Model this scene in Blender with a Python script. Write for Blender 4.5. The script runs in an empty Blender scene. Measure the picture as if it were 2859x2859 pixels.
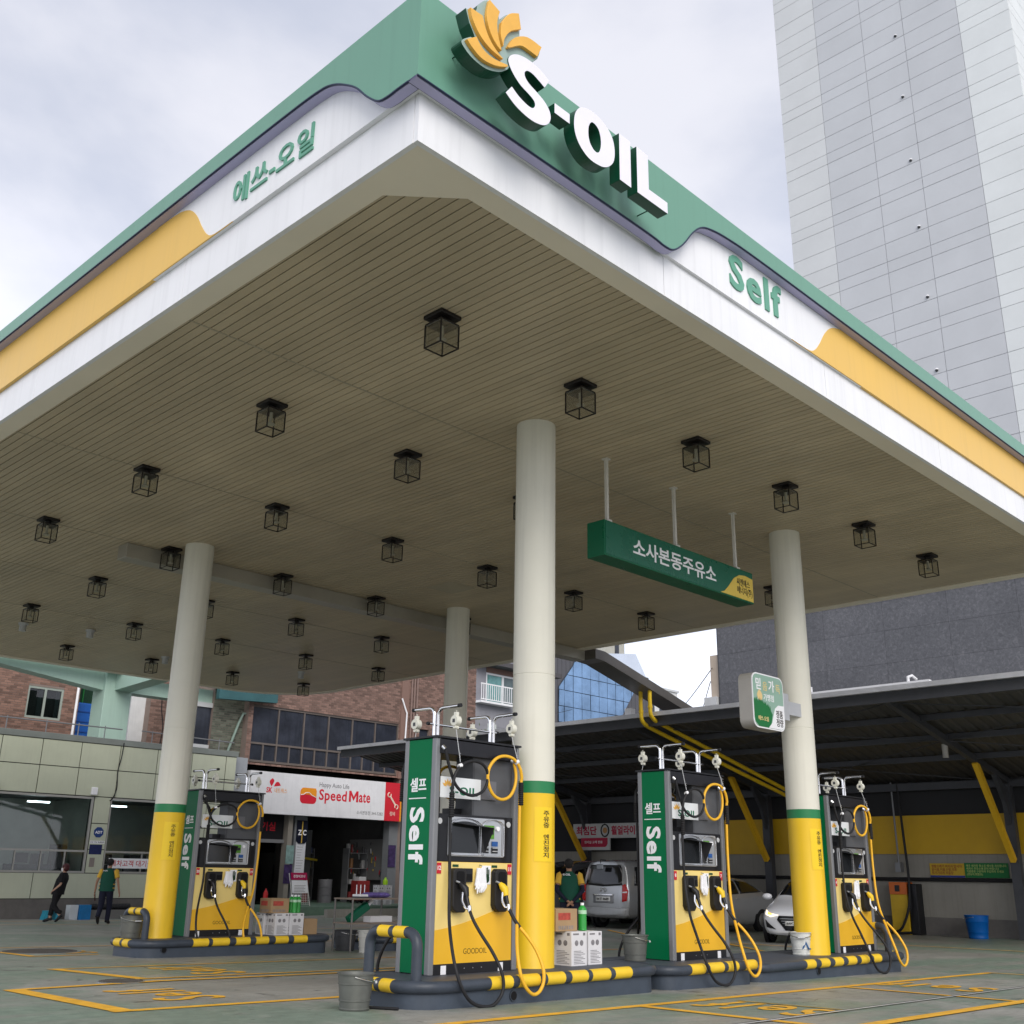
import bpy, math, random
from mathutils import Vector, Matrix
random.seed(7)
SC = bpy.context.scene
COL = SC.collection
R = math.radians

# ------------------------------------------------------------------ camera
cam = bpy.data.cameras.new('camera'); camo = bpy.data.objects.new('camera', cam); COL.objects.link(camo)
rt = Vector((0.6961792, -0.7177047, 0.0153133)); up = Vector((-0.2408472, -0.2134222, 0.9468070)); fw = Vector((0.6762597, 0.6628355, 0.3214373))
camo.matrix_world = Matrix(((rt.x, up.x, -fw.x, 0), (rt.y, up.y, -fw.y, 0), (rt.z, up.z, -fw.z, 1.19), (0, 0, 0, 1)))
cam.sensor_fit = 'HORIZONTAL'; cam.sensor_width = 36; cam.lens = 37.557
cam.clip_start = 0.1; cam.clip_end = 2000
SC.camera = camo

# ------------------------------------------------------------------ world: pale overcast sky
SUN_EL, SUN_AZ = 34, 210          # degrees; azimuth clockwise from +Y
w = bpy.data.worlds.new('World'); SC.world = w; w.use_nodes = True
nt = w.node_tree; nt.nodes.clear()
N = nt.nodes.new; K = nt.links.new
out = N('ShaderNodeOutputWorld'); bg = N('ShaderNodeBackground'); bg.inputs['Strength'].default_value = 0.1
sky = N('ShaderNodeTexSky'); sky.sky_type = 'NISHITA'; sky.sun_disc = False
sky.sun_elevation = R(SUN_EL); sky.sun_rotation = R(SUN_AZ); sky.air_density = 1.2; sky.dust_density = 2.0
tc = N('ShaderNodeTexCoord'); mp = N('ShaderNodeMapping'); mp.inputs['Scale'].default_value = (1.0, 1.0, 1.9); mp.inputs['Location'].default_value = (3.1, 0.4, 0.2)
no = N('ShaderNodeTexNoise'); no.inputs['Scale'].default_value = 1.9; no.inputs['Detail'].default_value = 7; no.inputs['Roughness'].default_value = 0.52; no.inputs['Distortion'].default_value = 0.25
rp = N('ShaderNodeValToRGB'); rp.color_ramp.interpolation = 'EASE'
e = rp.color_ramp.elements
e[0].position = 0.37; e[0].color = (4.3, 4.55, 5.4, 1)
e[1].position = 0.62; e[1].color = (6.3, 6.3, 6.8, 1)
mx = N('ShaderNodeMix'); mx.data_type = 'RGBA'; mx.inputs[0].default_value = 0.88
sx = N('ShaderNodeSeparateXYZ'); gr_ = N('ShaderNodeMapRange'); gr_.interpolation_type = 'SMOOTHSTEP'     # an overcast sky that pales towards the horizon
gr_.inputs['From Min'].default_value = 0.62; gr_.inputs['From Max'].default_value = 0.06; gr_.inputs['To Min'].default_value = 1.0; gr_.inputs['To Max'].default_value = 1.85
vs_ = N('ShaderNodeVectorMath'); vs_.operation = 'SCALE'
K(tc.outputs['Generated'], sx.inputs[0]); K(sx.outputs['Z'], gr_.inputs['Value']); K(rp.outputs['Color'], vs_.inputs[0]); K(gr_.outputs['Result'], vs_.inputs['Scale'])
K(tc.outputs['Generated'], mp.inputs['Vector']); K(mp.outputs['Vector'], no.inputs['Vector']); K(no.outputs['Fac'], rp.inputs['Fac'])
K(sky.outputs['Color'], mx.inputs[6]); K(vs_.outputs['Vector'], mx.inputs[7]); K(mx.outputs[2], bg.inputs['Color']); K(bg.outputs['Background'], out.inputs['Surface'])

sl = bpy.data.lights.new('sun', 'SUN'); slo = bpy.data.objects.new('sun', sl); COL.objects.link(slo)
sl.energy = 1.5; sl.angle = R(40); sl.color = (1.0, 0.96, 0.9)
az, el = R(SUN_AZ), R(SUN_EL)
sd = Vector((math.sin(az) * math.cos(el), math.cos(az) * math.cos(el), math.sin(el)))
slo.rotation_euler = sd.to_track_quat('Z', 'Y').to_euler(); slo.location = sd * 60

SC.view_settings.view_transform = 'Standard'; SC.view_settings.look = 'None'
SC.view_settings.gamma = 1.0; SC.view_settings.use_curve_mapping = False
SC.view_settings.exposure = 0.6
try:
    SC.cycles.use_denoising = True
    SC.cycles.max_bounces = 10; SC.cycles.diffuse_bounces = 5; SC.cycles.transparent_max_bounces = 12
except Exception:
    pass

# ------------------------------------------------------------------ materials
MATS = {}
def mat(name, col, rough=0.5, metal=0.0, var=0.07, scale=2.5, bump=0.0, bscale=60.0, emit=None, estr=1.0, coat=0.0, streak=0.0, spec=0.32, rand=0.0, world=False):
    """Principled paint / plastic / metal with blotchy colour variation, optional fine relief and rain streaks."""
    if name in MATS: return MATS[name]
    m = bpy.data.materials.new(name); m.use_nodes = True
    t = m.node_tree; p = t.nodes['Principled BSDF']; n = t.nodes.new; k = t.links.new
    p.inputs['Roughness'].default_value = rough; p.inputs['Metallic'].default_value = metal
    p.inputs['Specular IOR Level'].default_value = spec
    if coat: p.inputs['Coat Weight'].default_value = coat; p.inputs['Coat Roughness'].default_value = 0.08
    c = (col[0], col[1], col[2], 1)
    p.inputs['Base Color'].default_value = c
    tco = n('ShaderNodeTexCoord'); OC = tco.outputs['Object']
    if world: OC = n('ShaderNodeNewGeometry').outputs['Position']
    if var:
        nz = n('ShaderNodeTexNoise'); nz.inputs['Scale'].default_value = scale; nz.inputs['Detail'].default_value = 6; nz.inputs['Roughness'].default_value = 0.65
        k(OC, nz.inputs['Vector'])
        r = n('ShaderNodeMapRange'); r.inputs['From Min'].default_value = 0.25; r.inputs['From Max'].default_value = 0.75
        r.inputs['To Min'].default_value = 1 - var * 1.5; r.inputs['To Max'].default_value = 1 + var
        k(nz.outputs['Fac'], r.inputs['Value'])
        last = r.outputs['Result']
        if streak:
            mpp = n('ShaderNodeMapping'); mpp.inputs['Scale'].default_value = (9, 9, 0.35); k(OC, mpp.inputs['Vector'])
            ns = n('ShaderNodeTexNoise'); ns.inputs['Scale'].default_value = 1.5; ns.inputs['Detail'].default_value = 4; k(mpp.outputs['Vector'], ns.inputs['Vector'])
            rs = n('ShaderNodeMapRange'); rs.inputs['From Min'].default_value = 0.5; rs.inputs['From Max'].default_value = 0.8; rs.inputs['To Min'].default_value = 1.0; rs.inputs['To Max'].default_value = 1 - streak
            k(ns.outputs['Fac'], rs.inputs['Value'])
            ml = n('ShaderNodeMath'); ml.operation = 'MULTIPLY'; k(last, ml.inputs[0]); k(rs.outputs['Result'], ml.inputs[1]); last = ml.outputs[0]
        if rand:
            oi = n('ShaderNodeObjectInfo'); ro = n('ShaderNodeMapRange'); ro.inputs['To Min'].default_value = 1 - rand; ro.inputs['To Max'].default_value = 1 + rand * .6; k(oi.outputs['Random'], ro.inputs['Value'])
            m3 = n('ShaderNodeMath'); m3.operation = 'MULTIPLY'; k(last, m3.inputs[0]); k(ro.outputs['Result'], m3.inputs[1]); last = m3.outputs[0]
        v = n('ShaderNodeVectorMath'); v.operation = 'SCALE'; v.inputs[0].default_value = col[:3]; k(last, v.inputs['Scale'])
        k(v.outputs['Vector'], p.inputs['Base Color'])
        rr = n('ShaderNodeMapRange'); rr.inputs['To Min'].default_value = max(0.02, rough - 0.12); rr.inputs['To Max'].default_value = min(1, rough + 0.12)
        k(nz.outputs['Fac'], rr.inputs['Value']); k(rr.outputs['Result'], p.inputs['Roughness'])
    if bump:
        nb = n('ShaderNodeTexNoise'); nb.inputs['Scale'].default_value = bscale; nb.inputs['Detail'].default_value = 5; k(OC, nb.inputs['Vector'])
        b = n('ShaderNodeBump'); b.inputs['Strength'].default_value = bump; b.inputs['Distance'].default_value = 0.01; k(nb.outputs['Fac'], b.inputs['Height']); k(b.outputs['Normal'], p.inputs['Normal'])
    if emit:
        p.inputs['Emission Color'].default_value = (emit[0], emit[1], emit[2], 1); p.inputs['Emission Strength'].default_value = estr
    MATS[name] = m; return m

def glass(name, tint=(0.8, 0.85, 0.85), refl=1.0, rough=0.02):
    """A thin pane: see-through tint plus Fresnel mirror."""
    if name in MATS: return MATS[name]
    m = bpy.data.materials.new(name); m.use_nodes = True
    t = m.node_tree; t.nodes.clear(); n = t.nodes.new; k = t.links.new
    o = n('ShaderNodeOutputMaterial'); a = n('ShaderNodeBsdfTransparent'); a.inputs['Color'].default_value = (*tint, 1)
    g = n('ShaderNodeBsdfGlossy'); g.inputs['Roughness'].default_value = rough
    lw = n('ShaderNodeFresnel'); lw.inputs['IOR'].default_value = 1.5
    ml = n('ShaderNodeMath'); ml.operation = 'MULTIPLY'; ml.inputs[1].default_value = refl; ml.use_clamp = True
    ms = n('ShaderNodeMixShader')
    k(lw.outputs[0], ml.inputs[0]); k(ml.outputs[0], ms.inputs[0]); k(a.outputs[0], ms.inputs[1]); k(g.outputs[0], ms.inputs[2]); k(ms.outputs[0], o.inputs['Surface'])
    MATS[name] = m; return m

# ------------------------------------------------------------------ mesh helpers
class MB:
    def __init__(s): s.v = []; s.f = []; s.m = []
    def add(s, vs, fs, m=0):
        b = len(s.v); s.v += [tuple(p) for p in vs]; s.f += [[i + b for i in q] for q in fs]; s.m += [m] * len(fs); return s
    def box(s, x0, x1, y0, y1, z0, z1, m=0):
        return s.add([(x0,y0,z0),(x1,y0,z0),(x1,y1,z0),(x0,y1,z0),(x0,y0,z1),(x1,y0,z1),(x1,y1,z1),(x0,y1,z1)],
                     [(3,2,1,0),(4,5,6,7),(0,1,5,4),(1,2,6,5),(2,3,7,6),(3,0,4,7)], m)
    def bar(s, a, b, wd, hg, m=0, upv=(0,0,1)):
        a = Vector(a); b = Vector(b); d = (b - a).normalized(); u = Vector(upv)
        if abs(d.dot(u)) > .98: u = Vector((1,0,0))
        sd_ = d.cross(u).normalized() * (wd / 2); u = sd_.cross(d).normalized() * (hg / 2)
        q = [a-sd_-u, a+sd_-u, a+sd_+u, a-sd_+u, b-sd_-u, b+sd_-u, b+sd_+u, b-sd_+u]
        return s.add(q, [(0,1,2,3),(7,6,5,4),(0,4,5,1),(1,5,6,2),(2,6,7,3),(3,7,4,0)], m)
    def tube(s, path, r, n=10, m=0, caps=True, closed=False):
        P = [Vector(p) for p in path]; L = len(P); rr = r if isinstance(r, (list, tuple)) else [r] * L
        vs = []; fs = []; ref = None
        for i in range(L):
            if closed: d = (P[(i+1) % L] - P[i-1]).normalized()
            else: d = (P[min(i+1, L-1)] - P[max(i-1, 0)]).normalized()
            if ref is None:
                ref = Vector((0,0,1)) if abs(d.z) < .9 else Vector((1,0,0))
            a = (ref - d * ref.dot(d)).normalized(); ref = a; b = d.cross(a)
            for j in range(n):
                t = 2 * math.pi * j / n; vs.append(P[i] + (a * math.cos(t) + b * math.sin(t)) * rr[i])
        for i in range(L if closed else L - 1):
            i2 = (i + 1) % L
            for j in range(n):
                fs.append((i*n+j, i*n+(j+1) % n, i2*n+(j+1) % n, i2*n+j))
        if caps and not closed: fs += [tuple(range(n))[::-1], tuple((L-1)*n+j for j in range(n))]
        return s.add(vs, fs, m)
    def cyl(s, p, r0, h, r1=None, n=20, m=0, axis='z', caps=True):
        p = Vector(p); d = {'x': Vector((1,0,0)), 'y': Vector((0,1,0)), 'z': Vector((0,0,1))}[axis]
        return s.tube([p, p + d * h], [r0, r0 if r1 is None else r1], n, m, caps)
    def lathe(s, c, prof, n=24, m=0):
        vs = []; fs = []
        for r, z in prof:
            for j in range(n):
                t = 2*math.pi*j/n; vs.append((c[0]+r*math.cos(t), c[1]+r*math.sin(t), c[2]+z))
        for i in range(len(prof)-1):
            for j in range(n): fs.append((i*n+j, i*n+(j+1) % n, (i+1)*n+(j+1) % n, (i+1)*n+j))
        return s.add(vs, fs, m)
    def prism(s, poly, fn, d0, d1, m=0, mside=None):
        """poly of (a,b); fn(a,b,d) -> xyz; solid between depths d0 and d1"""
        n = len(poly); vs = [fn(a, b, d0) for a, b in poly] + [fn(a, b, d1) for a, b in poly]
        s.add(vs, [tuple(range(n))[::-1], tuple(range(n, 2*n))], m)
        b0 = len(s.v) - 2*n
        for i in range(n):
            j = (i+1) % n; s.f.append([b0+i, b0+j, b0+n+j, b0+n+i]); s.m.append(m if mside is None else mside)
        return s
    def ball(s, c, rx, ry=None, rz=None, n=12, m=0):
        ry = ry or rx; rz = rz or rx; h = n // 2; vs = [(c[0],c[1],c[2]-rz)]; fs = []
        for i in range(1, h):
            a = -math.pi/2 + math.pi*i/h
            for j in range(n):
                t = 2*math.pi*j/n; vs.append((c[0]+rx*math.cos(a)*math.cos(t), c[1]+ry*math.cos(a)*math.sin(t), c[2]+rz*math.sin(a)))
        vs.append((c[0],c[1],c[2]+rz)); T = len(vs)-1
        for j in range(n):
            fs.append((0, 1+(j+1) % n, 1+j)); fs.append((T, T-n+j, T-n+(j+1) % n))
            for i in range(h-2): fs.append((1+i*n+j, 1+i*n+(j+1) % n, 1+(i+1)*n+(j+1) % n, 1+(i+1)*n+j))
        return s.add(vs, fs, m)
    def mesh(s, name, mats, smooth=False):
        me = bpy.data.meshes.new(name); me.from_pydata(s.v, [], s.f); 
        for m in (mats if isinstance(mats, (list, tuple)) else [mats]): me.materials.append(m)
        if any(s.m): me.polygons.foreach_set('material_index', s.m)
        me.update()
        if smooth:
            me.polygons.foreach_set('use_smooth', [True]*len(me.polygons))
            try: me.set_sharp_from_angle(angle=R(smooth if smooth is not True else 40))
            except Exception: pass
        return me
    def build(s, name, mats, parent=None, smooth=False, bev=0):
        o = bpy.data.objects.new(name, s.mesh(name, mats, smooth)); COL.objects.link(o); o.parent = parent
        if bev:
            b = o.modifiers.new('edge', 'BEVEL'); b.width = bev; b.segments = 2; b.limit_method = 'ANGLE'; b.angle_limit = R(40)
        return o

def obj(name, me, parent=None, loc=None):
    o = bpy.data.objects.new(name, me); COL.objects.link(o); o.parent = parent
    if loc: o.location = loc
    return o
def tag(o, label=None, cat=None, group=None, kind=None):
    if label: o['label'] = label
    if cat: o['category'] = cat
    if group: o['group'] = group
    if kind: o['kind'] = kind
    return o
def thing(name, label, cat, loc=(0,0,0), rz=0, group=None):
    o = bpy.data.objects.new(name, None); COL.objects.link(o); o.location = loc; o.rotation_euler[2] = rz; o.empty_display_size = .2
    return tag(o, label, cat, group)
KIDS = {}
def copy_tree(o, parent=None):
    c = o.copy(); COL.objects.link(c); c.parent = parent
    for ch in [x for x in o.children]: copy_tree(ch, c)
    return c
def spline(pts, n=6, closed=False):
    P = [Vector(p) for p in pts]; L = len(P); o = []
    rng = range(L) if closed else range(L-1)
    for i in rng:
        p0 = P[(i-1) % L] if closed else P[max(i-1,0)]; p1 = P[i]; p2 = P[(i+1) % L]; p3 = P[(i+2) % L] if closed else P[min(i+2,L-1)]
        for k in range(n):
            t = k/n; o.append(.5*((2*p1)+(p2-p0)*t+(2*p0-5*p1+4*p2-p3)*t*t+(3*p1-p0-3*p2+p3)*t**3))
    if not closed: o.append(P[-1])
    return o
def sp2(pts, n=5): return [(p.x, p.y) for p in spline([(a, b, 0) for a, b in pts], n, True)]
def rrect(x0, x1, z0, z1, r, n=5):
    o = []
    for cx, cz, a in ((x1-r, z0+r, -90), (x1-r, z1-r, 0), (x0+r, z1-r, 90), (x0+r, z0+r, 180)):
        for i in range(n+1): t = R(a + 90*i/n); o.append((cx+r*math.cos(t), cz+r*math.sin(t)))
    return o
XZ = lambda y: (lambda a, b, d: (a, y + d, b))      # drawing plane facing -Y
YZ = lambda x: (lambda a, b, d: (x + d, a, b))      # drawing plane facing -X

_fonts = {}
def txt(name, s, m, parent, o, right, upv, h=None, w=None, depth=.004, off=0.0, align='c', spacing=1.0):
    """Raised lettering fitted to a box of height h and/or width w, centred on o."""
    key = (s, off, spacing)
    if key not in _fonts:
        cu = bpy.data.curves.new('lettering', 'FONT'); cu.body = s; cu.size = 1; cu.extrude = .5; cu.offset = off; cu.resolution_u = 3; cu.space_character = spacing
        ob = bpy.data.objects.new('lettering', cu); COL.objects.link(ob)
        dg = bpy.context.evaluated_depsgraph_get()
        me = bpy.data.meshes.new_from_object(ob.evaluated_get(dg))
        _fonts[key] = ([v.co.copy() for v in me.vertices], [list(p.vertices) for p in me.polygons])
        bpy.data.objects.remove(ob); bpy.data.curves.remove(cu); bpy.data.meshes.remove(me)
    vs, fs = _fonts[key]
    x0 = min(v.x for v in vs); x1 = max(v.x for v in vs); y0 = min(v.y for v in vs); y1 = max(v.y for v in vs)
    sx = w/(x1-x0) if w else None; sy = h/(y1-y0) if h else None
    if sx is None: sx = sy
    if sy is None: sy = sx
    o = Vector(o); right = Vector(right).normalized(); upv = Vector(upv).normalized(); nn = right.cross(upv)
    ax = {'c': (x0+x1)/2, 'l': x0, 'r': x1}[align]; ay = (y0+y1)/2
    b = MB(); b.add([o + right*((v.x-ax)*sx) + upv*((v.y-ay)*sy) + nn*((v.z+.5)*depth) for v in vs], fs)
    return b.build(name, m, parent)

def cl(t): return max(0., min(1., t))
def G(x, y):
    """height of the gently falling forecourt"""
    return -.0125*(min(max(x,-10),20)-7.5) - .0085*(min(max(y,-10),36)-8.4)*(1-.5*cl((x-16)/8))

# ------------------------------------------------------------------ shared paints
WHITE = mat('white_paint', (.80,.80,.82), .45, var=.04, scale=.7, streak=.09)
FYEL = mat('fascia_yellow', (.76,.47,.10), .4, var=.03, scale=.6, streak=.05)
FGRN = mat('fascia_green', (.14,.31,.23), .38, var=.04, scale=.5, streak=.06)
LETG = mat('letter_green', (.12,.34,.24), .4, var=.03)
LETD = mat('letter_side_green', (.004,.06,.03), .35, var=.05)
LETW = mat('letter_white', (.80,.78,.86), .35, var=.02)
LAV = mat('lavender_light_strip', (.44,.42,.62), .5, var=.03)
NAVY = mat('navy_trim', (.02,.03,.07), .5)
BEIGE = mat('soffit_beige', (.82,.745,.615), .5, var=.05, scale=.5)
PLANK = mat('soffit_plank_beige', (.52,.435,.305), .42, var=.13, scale=.5, rand=.07, world=True)
GAPM = mat('soffit_gap_dark', (.06,.05,.035), .8)
CREAM = mat('column_cream', (.68,.66,.57), .5, var=.05, scale=.8, streak=.12)
CYEL = mat('column_yellow', (.78,.50,.02), .42, var=.05, scale=.9, streak=.08, bump=.05, bscale=8)
CGRN = mat('column_green', (.02,.19,.07), .4, var=.05)
SYEL = mat('label_yellow', (.82,.56,.02), .4, var=.03)
BLACK = mat('black_plastic', (.012,.012,.014), .4, var=.1)
RUB = mat('black_rubber', (.016,.016,.018), .55, var=.12, scale=12)
CHROME = mat('chrome', (.75,.75,.76), .18, 1.0, var=.04)
STEEL = mat('dull_steel', (.42,.43,.44), .4, .8, var=.08)
DGREY = mat('dark_grey', (.06,.062,.068), .5, var=.08)
GREY = mat('grey_metal', (.21,.215,.225), .42, .2, var=.05)
LGREY = mat('light_grey', (.50,.51,.52), .5, var=.05)
PGRN = mat('pump_green', (.0,.14,.05), .5, var=.04, spec=.12)
PYEL = mat('pump_yellow', (.80,.45,.025), .33, var=.03, scale=1.2)
PCRM = mat('pump_cream', (.82,.63,.22), .33, var=.05, scale=1.4)
PRINTW = mat('print_white', (.82,.82,.84), .5, var=.02)
RED = mat('print_red', (.55,.02,.035), .45, var=.04)
SLATE = mat('island_slate', (.052,.066,.088), .5, var=.14, scale=4, bump=.15, bscale=30)
SLATED = mat('bumper_slate', (.045,.055,.072), .42, var=.16, scale=6, bump=.2, bscale=40)
BYEL = mat('bumper_yellow', (.80,.53,.03), .45, var=.07, scale=7, bump=.1, bscale=40)
LINE = mat('line_paint', (.84,.45,.04), .55, var=.2, scale=6)
LGREEN = mat('sign_dark_green', (.0,.115,.05), .3, var=.05)
DARKTXT = mat('dark_print', (.03,.025,.02), .5, var=0)
HYEL = mat('hose_yellow', (.80,.44,.03), .42, var=.06, scale=8)
GLASSC = glass('clear_glass', (.86,.9,.9), 1.0)
GLASSD = glass('tinted_car_glass', (.10,.11,.12), 1.3)

# ================================================================== GROUND
def ground_material():
    m = bpy.data.materials.new('forecourt_concrete'); m.use_nodes = True
    t = m.node_tree; p = t.nodes['Principled BSDF']; n = t.nodes.new; k = t.links.new
    tc_ = n('ShaderNodeTexCoord')
    def noise(sc, det=6, ro=.6, vec=None, dist=0):
        z = n('ShaderNodeTexNoise'); z.inputs['Scale'].default_value = sc; z.inputs['Detail'].default_value = det; z.inputs['Roughness'].default_value = ro; z.inputs['Distortion'].default_value = dist
        k(vec or tc_.outputs['Object'], z.inputs['Vector']); return z.outputs['Fac']
    def ramp(v, a, b):
        r = n('ShaderNodeMapRange'); r.inputs['From Min'].default_value = a; r.inputs['From Max'].default_value = b; r.interpolation_type = 'SMOOTHSTEP'; k(v, r.inputs['Value']); return r.outputs['Result']
    def mix(f, a, b, blend='MIX'):
        x = n('ShaderNodeMix'); x.data_type = 'RGBA'; x.blend_type = blend; x.clamp_factor = True
        if isinstance(f, float): x.inputs[0].default_value = f
        else: k(f, x.inputs[0])
        for i, c in ((6, a), (7, b)):
            if isinstance(c, tuple): x.inputs[i].default_value = (*c, 1)
            else: k(c, x.inputs[i])
        return x.outputs[2]
    mpx = n('ShaderNodeMapping'); mpx.inputs['Scale'].default_value = (.25, 1.6, 1); k(tc_.outputs['Object'], mpx.inputs['Vector'])
    base = mix(ramp(noise(.55, 7, .62), .35, .65), (.265,.265,.235), (.37,.365,.33))
    grn = mix(ramp(noise(5, 5), .3, .7), (.18,.235,.185), (.235,.295,.235))
    worn = ramp(noise(.34, 8, .68, dist=.4), .44, .56)
    col = mix(worn, base, grn)
    tracks = ramp(noise(1.1, 6, .6, mpx.outputs['Vector']), .46, .72)          # tyre-worn lanes along the islands
    col = mix(tracks, col, (.285,.275,.245))
    fine = n('ShaderNodeMapRange'); k(noise(38, 4, .7), fine.inputs['Value']); fine.inputs['To Min'].default_value = .70; fine.inputs['To Max'].default_value = 1.28
    sc_ = n('ShaderNodeVectorMath'); sc_.operation = 'SCALE'; k(col, sc_.inputs[0]); k(fine.outputs['Result'], sc_.inputs['Scale'])
    mps = n('ShaderNodeMapping'); mps.inputs['Scale'].default_value = (.9, 11, 1); mps.inputs['Rotation'].default_value = (0, 0, .12); k(tc_.outputs['Object'], mps.inputs['Vector'])
    scf = n('ShaderNodeMapRange'); k(noise(2.2, 6, .7, mps.outputs['Vector']), scf.inputs['Value']); scf.inputs['From Min'].default_value = .3; scf.inputs['From Max'].default_value = .7; scf.inputs['To Min'].default_value = .80; scf.inputs['To Max'].default_value = 1.12
    md = n('ShaderNodeMapRange'); k(noise(7, 5, .65), md.inputs['Value']); md.inputs['From Min'].default_value = .3; md.inputs['From Max'].default_value = .7; md.inputs['To Min'].default_value = .86; md.inputs['To Max'].default_value = 1.1
    mm_ = n('ShaderNodeMath'); mm_.operation = 'MULTIPLY'; k(scf.outputs['Result'], mm_.inputs[0]); k(md.outputs['Result'], mm_.inputs[1])
    s2_ = n('ShaderNodeVectorMath'); s2_.operation = 'SCALE'; k(sc_.outputs['Vector'], s2_.inputs[0]); k(mm_.outputs[0], s2_.inputs['Scale']); sc_ = s2_
    stain = ramp(noise(1.9, 5, .55, dist=.8), .63, .73)
    sp_ = ramp(noise(9, 2, .5), .70, .76)
    col2 = mix(stain, sc_.outputs['Vector'], (.075,.075,.068))
    col2 = mix(sp_, col2, (.06,.06,.055))
    chip = ramp(noise(6.5, 3, .6, dist=.3), .735, .75)
    col2 = mix(chip, col2, (.45,.45,.42))
    vo = n('ShaderNodeTexVoronoi'); vo.feature = 'DISTANCE_TO_EDGE'; vo.inputs['Scale'].default_value = .23
    wv = n('ShaderNodeVectorMath'); nn_ = n('ShaderNodeTexNoise'); nn_.inputs['Scale'].default_value = 1.3; nn_.inputs['Detail'].default_value = 6; k(tc_.outputs['Object'], nn_.inputs['Vector'])
    wv.operation = 'MULTIPLY_ADD'; k(nn_.outputs['Color'], wv.inputs[0]); wv.inputs[1].default_value = (1.1,1.1,0); k(tc_.outputs['Object'], wv.inputs[2]); k(wv.outputs['Vector'], vo.inputs['Vector'])
    crack = n('ShaderNodeMapRange'); crack.inputs['From Min'].default_value = .001; crack.inputs['From Max'].default_value = .004; crack.inputs['To Min'].default_value = 1; crack.inputs['To Max'].default_value = 0; k(vo.outputs['Distance'], crack.inputs['Value'])
    ck = n('ShaderNodeMath'); ck.operation = 'MULTIPLY'; k(crack.outputs['Result'], ck.inputs[0]); k(ramp(noise(.21, 3, .5), .56, .64), ck.inputs[1])
    col2 = mix(ck.outputs[0], col2, (.11,.11,.10))
    k(col2, p.inputs['Base Color'])
    rg = n('ShaderNodeMapRange'); rg.inputs['To Min'].default_value = .28; rg.inputs['To Max'].default_value = .62; k(noise(.8, 6, .6), rg.inputs['Value']); k(rg.outputs['Result'], p.inputs['Roughness'])
    b = n('ShaderNodeBump'); b.inputs['Strength'].default_value = .25; b.inputs['Distance'].default_value = .01; k(noise(60, 5, .7), b.inputs['Height']); k(b.outputs['Normal'], p.inputs['Normal'])
    return m
GROUND = ground_material()
xs = [-400,-80,-30,-14,-10] + list(range(-8, 42, 2)) + [48,60,90,150,500]
b = MB(); nx = len(xs)
b.add([(x, y, G(x, y)) for y in xs for x in xs], [(j*nx+i, j*nx+i+1, (j+1)*nx+i+1, (j+1)*nx+i) for j in range(nx-1) for i in range(nx-1)])
tag(b.build('ground', GROUND, smooth=True), 'green and grey worn concrete forecourt floor', None, kind='structure')

def strip(p0, p1, wd, lift=.005):
    """a painted line laid on the ground"""
    p0 = Vector(p0); p1 = Vector(p1); d = p1-p0; L = d.length; d.normalize(); nrm = Vector((-d.y, d.x))*wd/2; k = max(1, int(L/1.0)); vs = []; fs = []
    for i in range(k+1):
        q = p0 + d*(L*i/k)
        for sgn in (-1, 1):
            r = q + nrm*sgn; vs.append((r.x, r.y, G(r.x, r.y)+lift))
        if i: fs.append((2*i-2, 2*i, 2*i+1, 2*i-1))
    return vs, fs
def marking(name, label, segs, wd=.12, m=LINE, cat='road marking', lift=.005, group=None):
    b = MB()
    for i, s_ in enumerate(segs):
        vs, fs = strip(s_[0], s_[1], s_[2] if len(s_) > 2 else wd, lift + .0012*i); b.add(vs, fs)
    return tag(b.build(name, m), None, None, kind='structure')
marking('bay_line', 'yellow outline', [((4.82,9.42),(14.2,9.42),.13),((4.93,9.36),(4.97,11.86),.2),((4.88,11.80),(6.7,12.08),.13),((6.6,12.07),(14.2,11.98),.11)])
marking('bay_line', 'yellow outline', [((6.45,14.42),(18,14.30),.08),((6.52,14.42),(6.72,12.5),.17),((6.6,12.46),(18,12.32),.09)])
marking('bay_line', 'yellow outline', [((7.33,17.06),(8.4,17.06),.10),((7.36,17.0),(7.36,19.4),.13),((7.3,19.4),(18,19.4),.09)])
marking('bay_line', 'yellow outline', [((3.2,7.06),(17.8,7.06),.13),((9.08,7.0),(9.02,4.8),.13),((13.12,7.0),(13.02,4.88),.10),((17.72,7.1),(17.9,4.9),.08),((8.2,4.83),(18,4.87),.15)])
marking('bay_line', 'faint line', [((10.42,6.8),(10.48,5.6),.07)], m=mat('worn_line_paint', (.42,.30,.09), .6, var=.4, scale=7))
marking('bay_line', 'far lines', [((10,30.0),(21,29.8),.10),((10,32.6),(21,32.4),.10),((14,22.3),(22.5,22.0),.09),((14,25.0),(22,24.7),.09),((18.6,12.6),(24.2,19.8),.10),((20.0,12.4),(25.2,18.6),.10),((21.8,10.4),(21.8,16.4),.09),((24.4,6.5),(24.4,13.8),.09)])
marking('drain_edge', 'white strip', [((6.2,5.50),(22,5.72),.035)], m=mat('drain_white', (.62,.62,.60), .4, var=.1), lift=.012)
marking('drain_channel', 'dark channel', [((6.2,5.545),(22,5.765),.03)], m=DGREY, lift=.009)
def floor_text(cx, cy, w, h, m=LINE):
    o = txt('floor_lettering', 'Self', m, None, (cx, cy, 0), (0,1,0), (-1,0,0), h=h, w=w, depth=.0012, off=.012, spacing=1.2)
    for v in o.data.vertices: v.co.z += G(v.co.x, v.co.y) + .006
    tag(o, None, None, kind='structure')
floor_text(5.98, 10.62, 1.25, .74); floor_text(7.95, 13.35, 1.3, .74); floor_text(8.35, 18.1, 1.2, .6); floor_text(9.95, 6.18, 1.25, .78); floor_text(14.25, 6.35, 1.3, .78)
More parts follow.
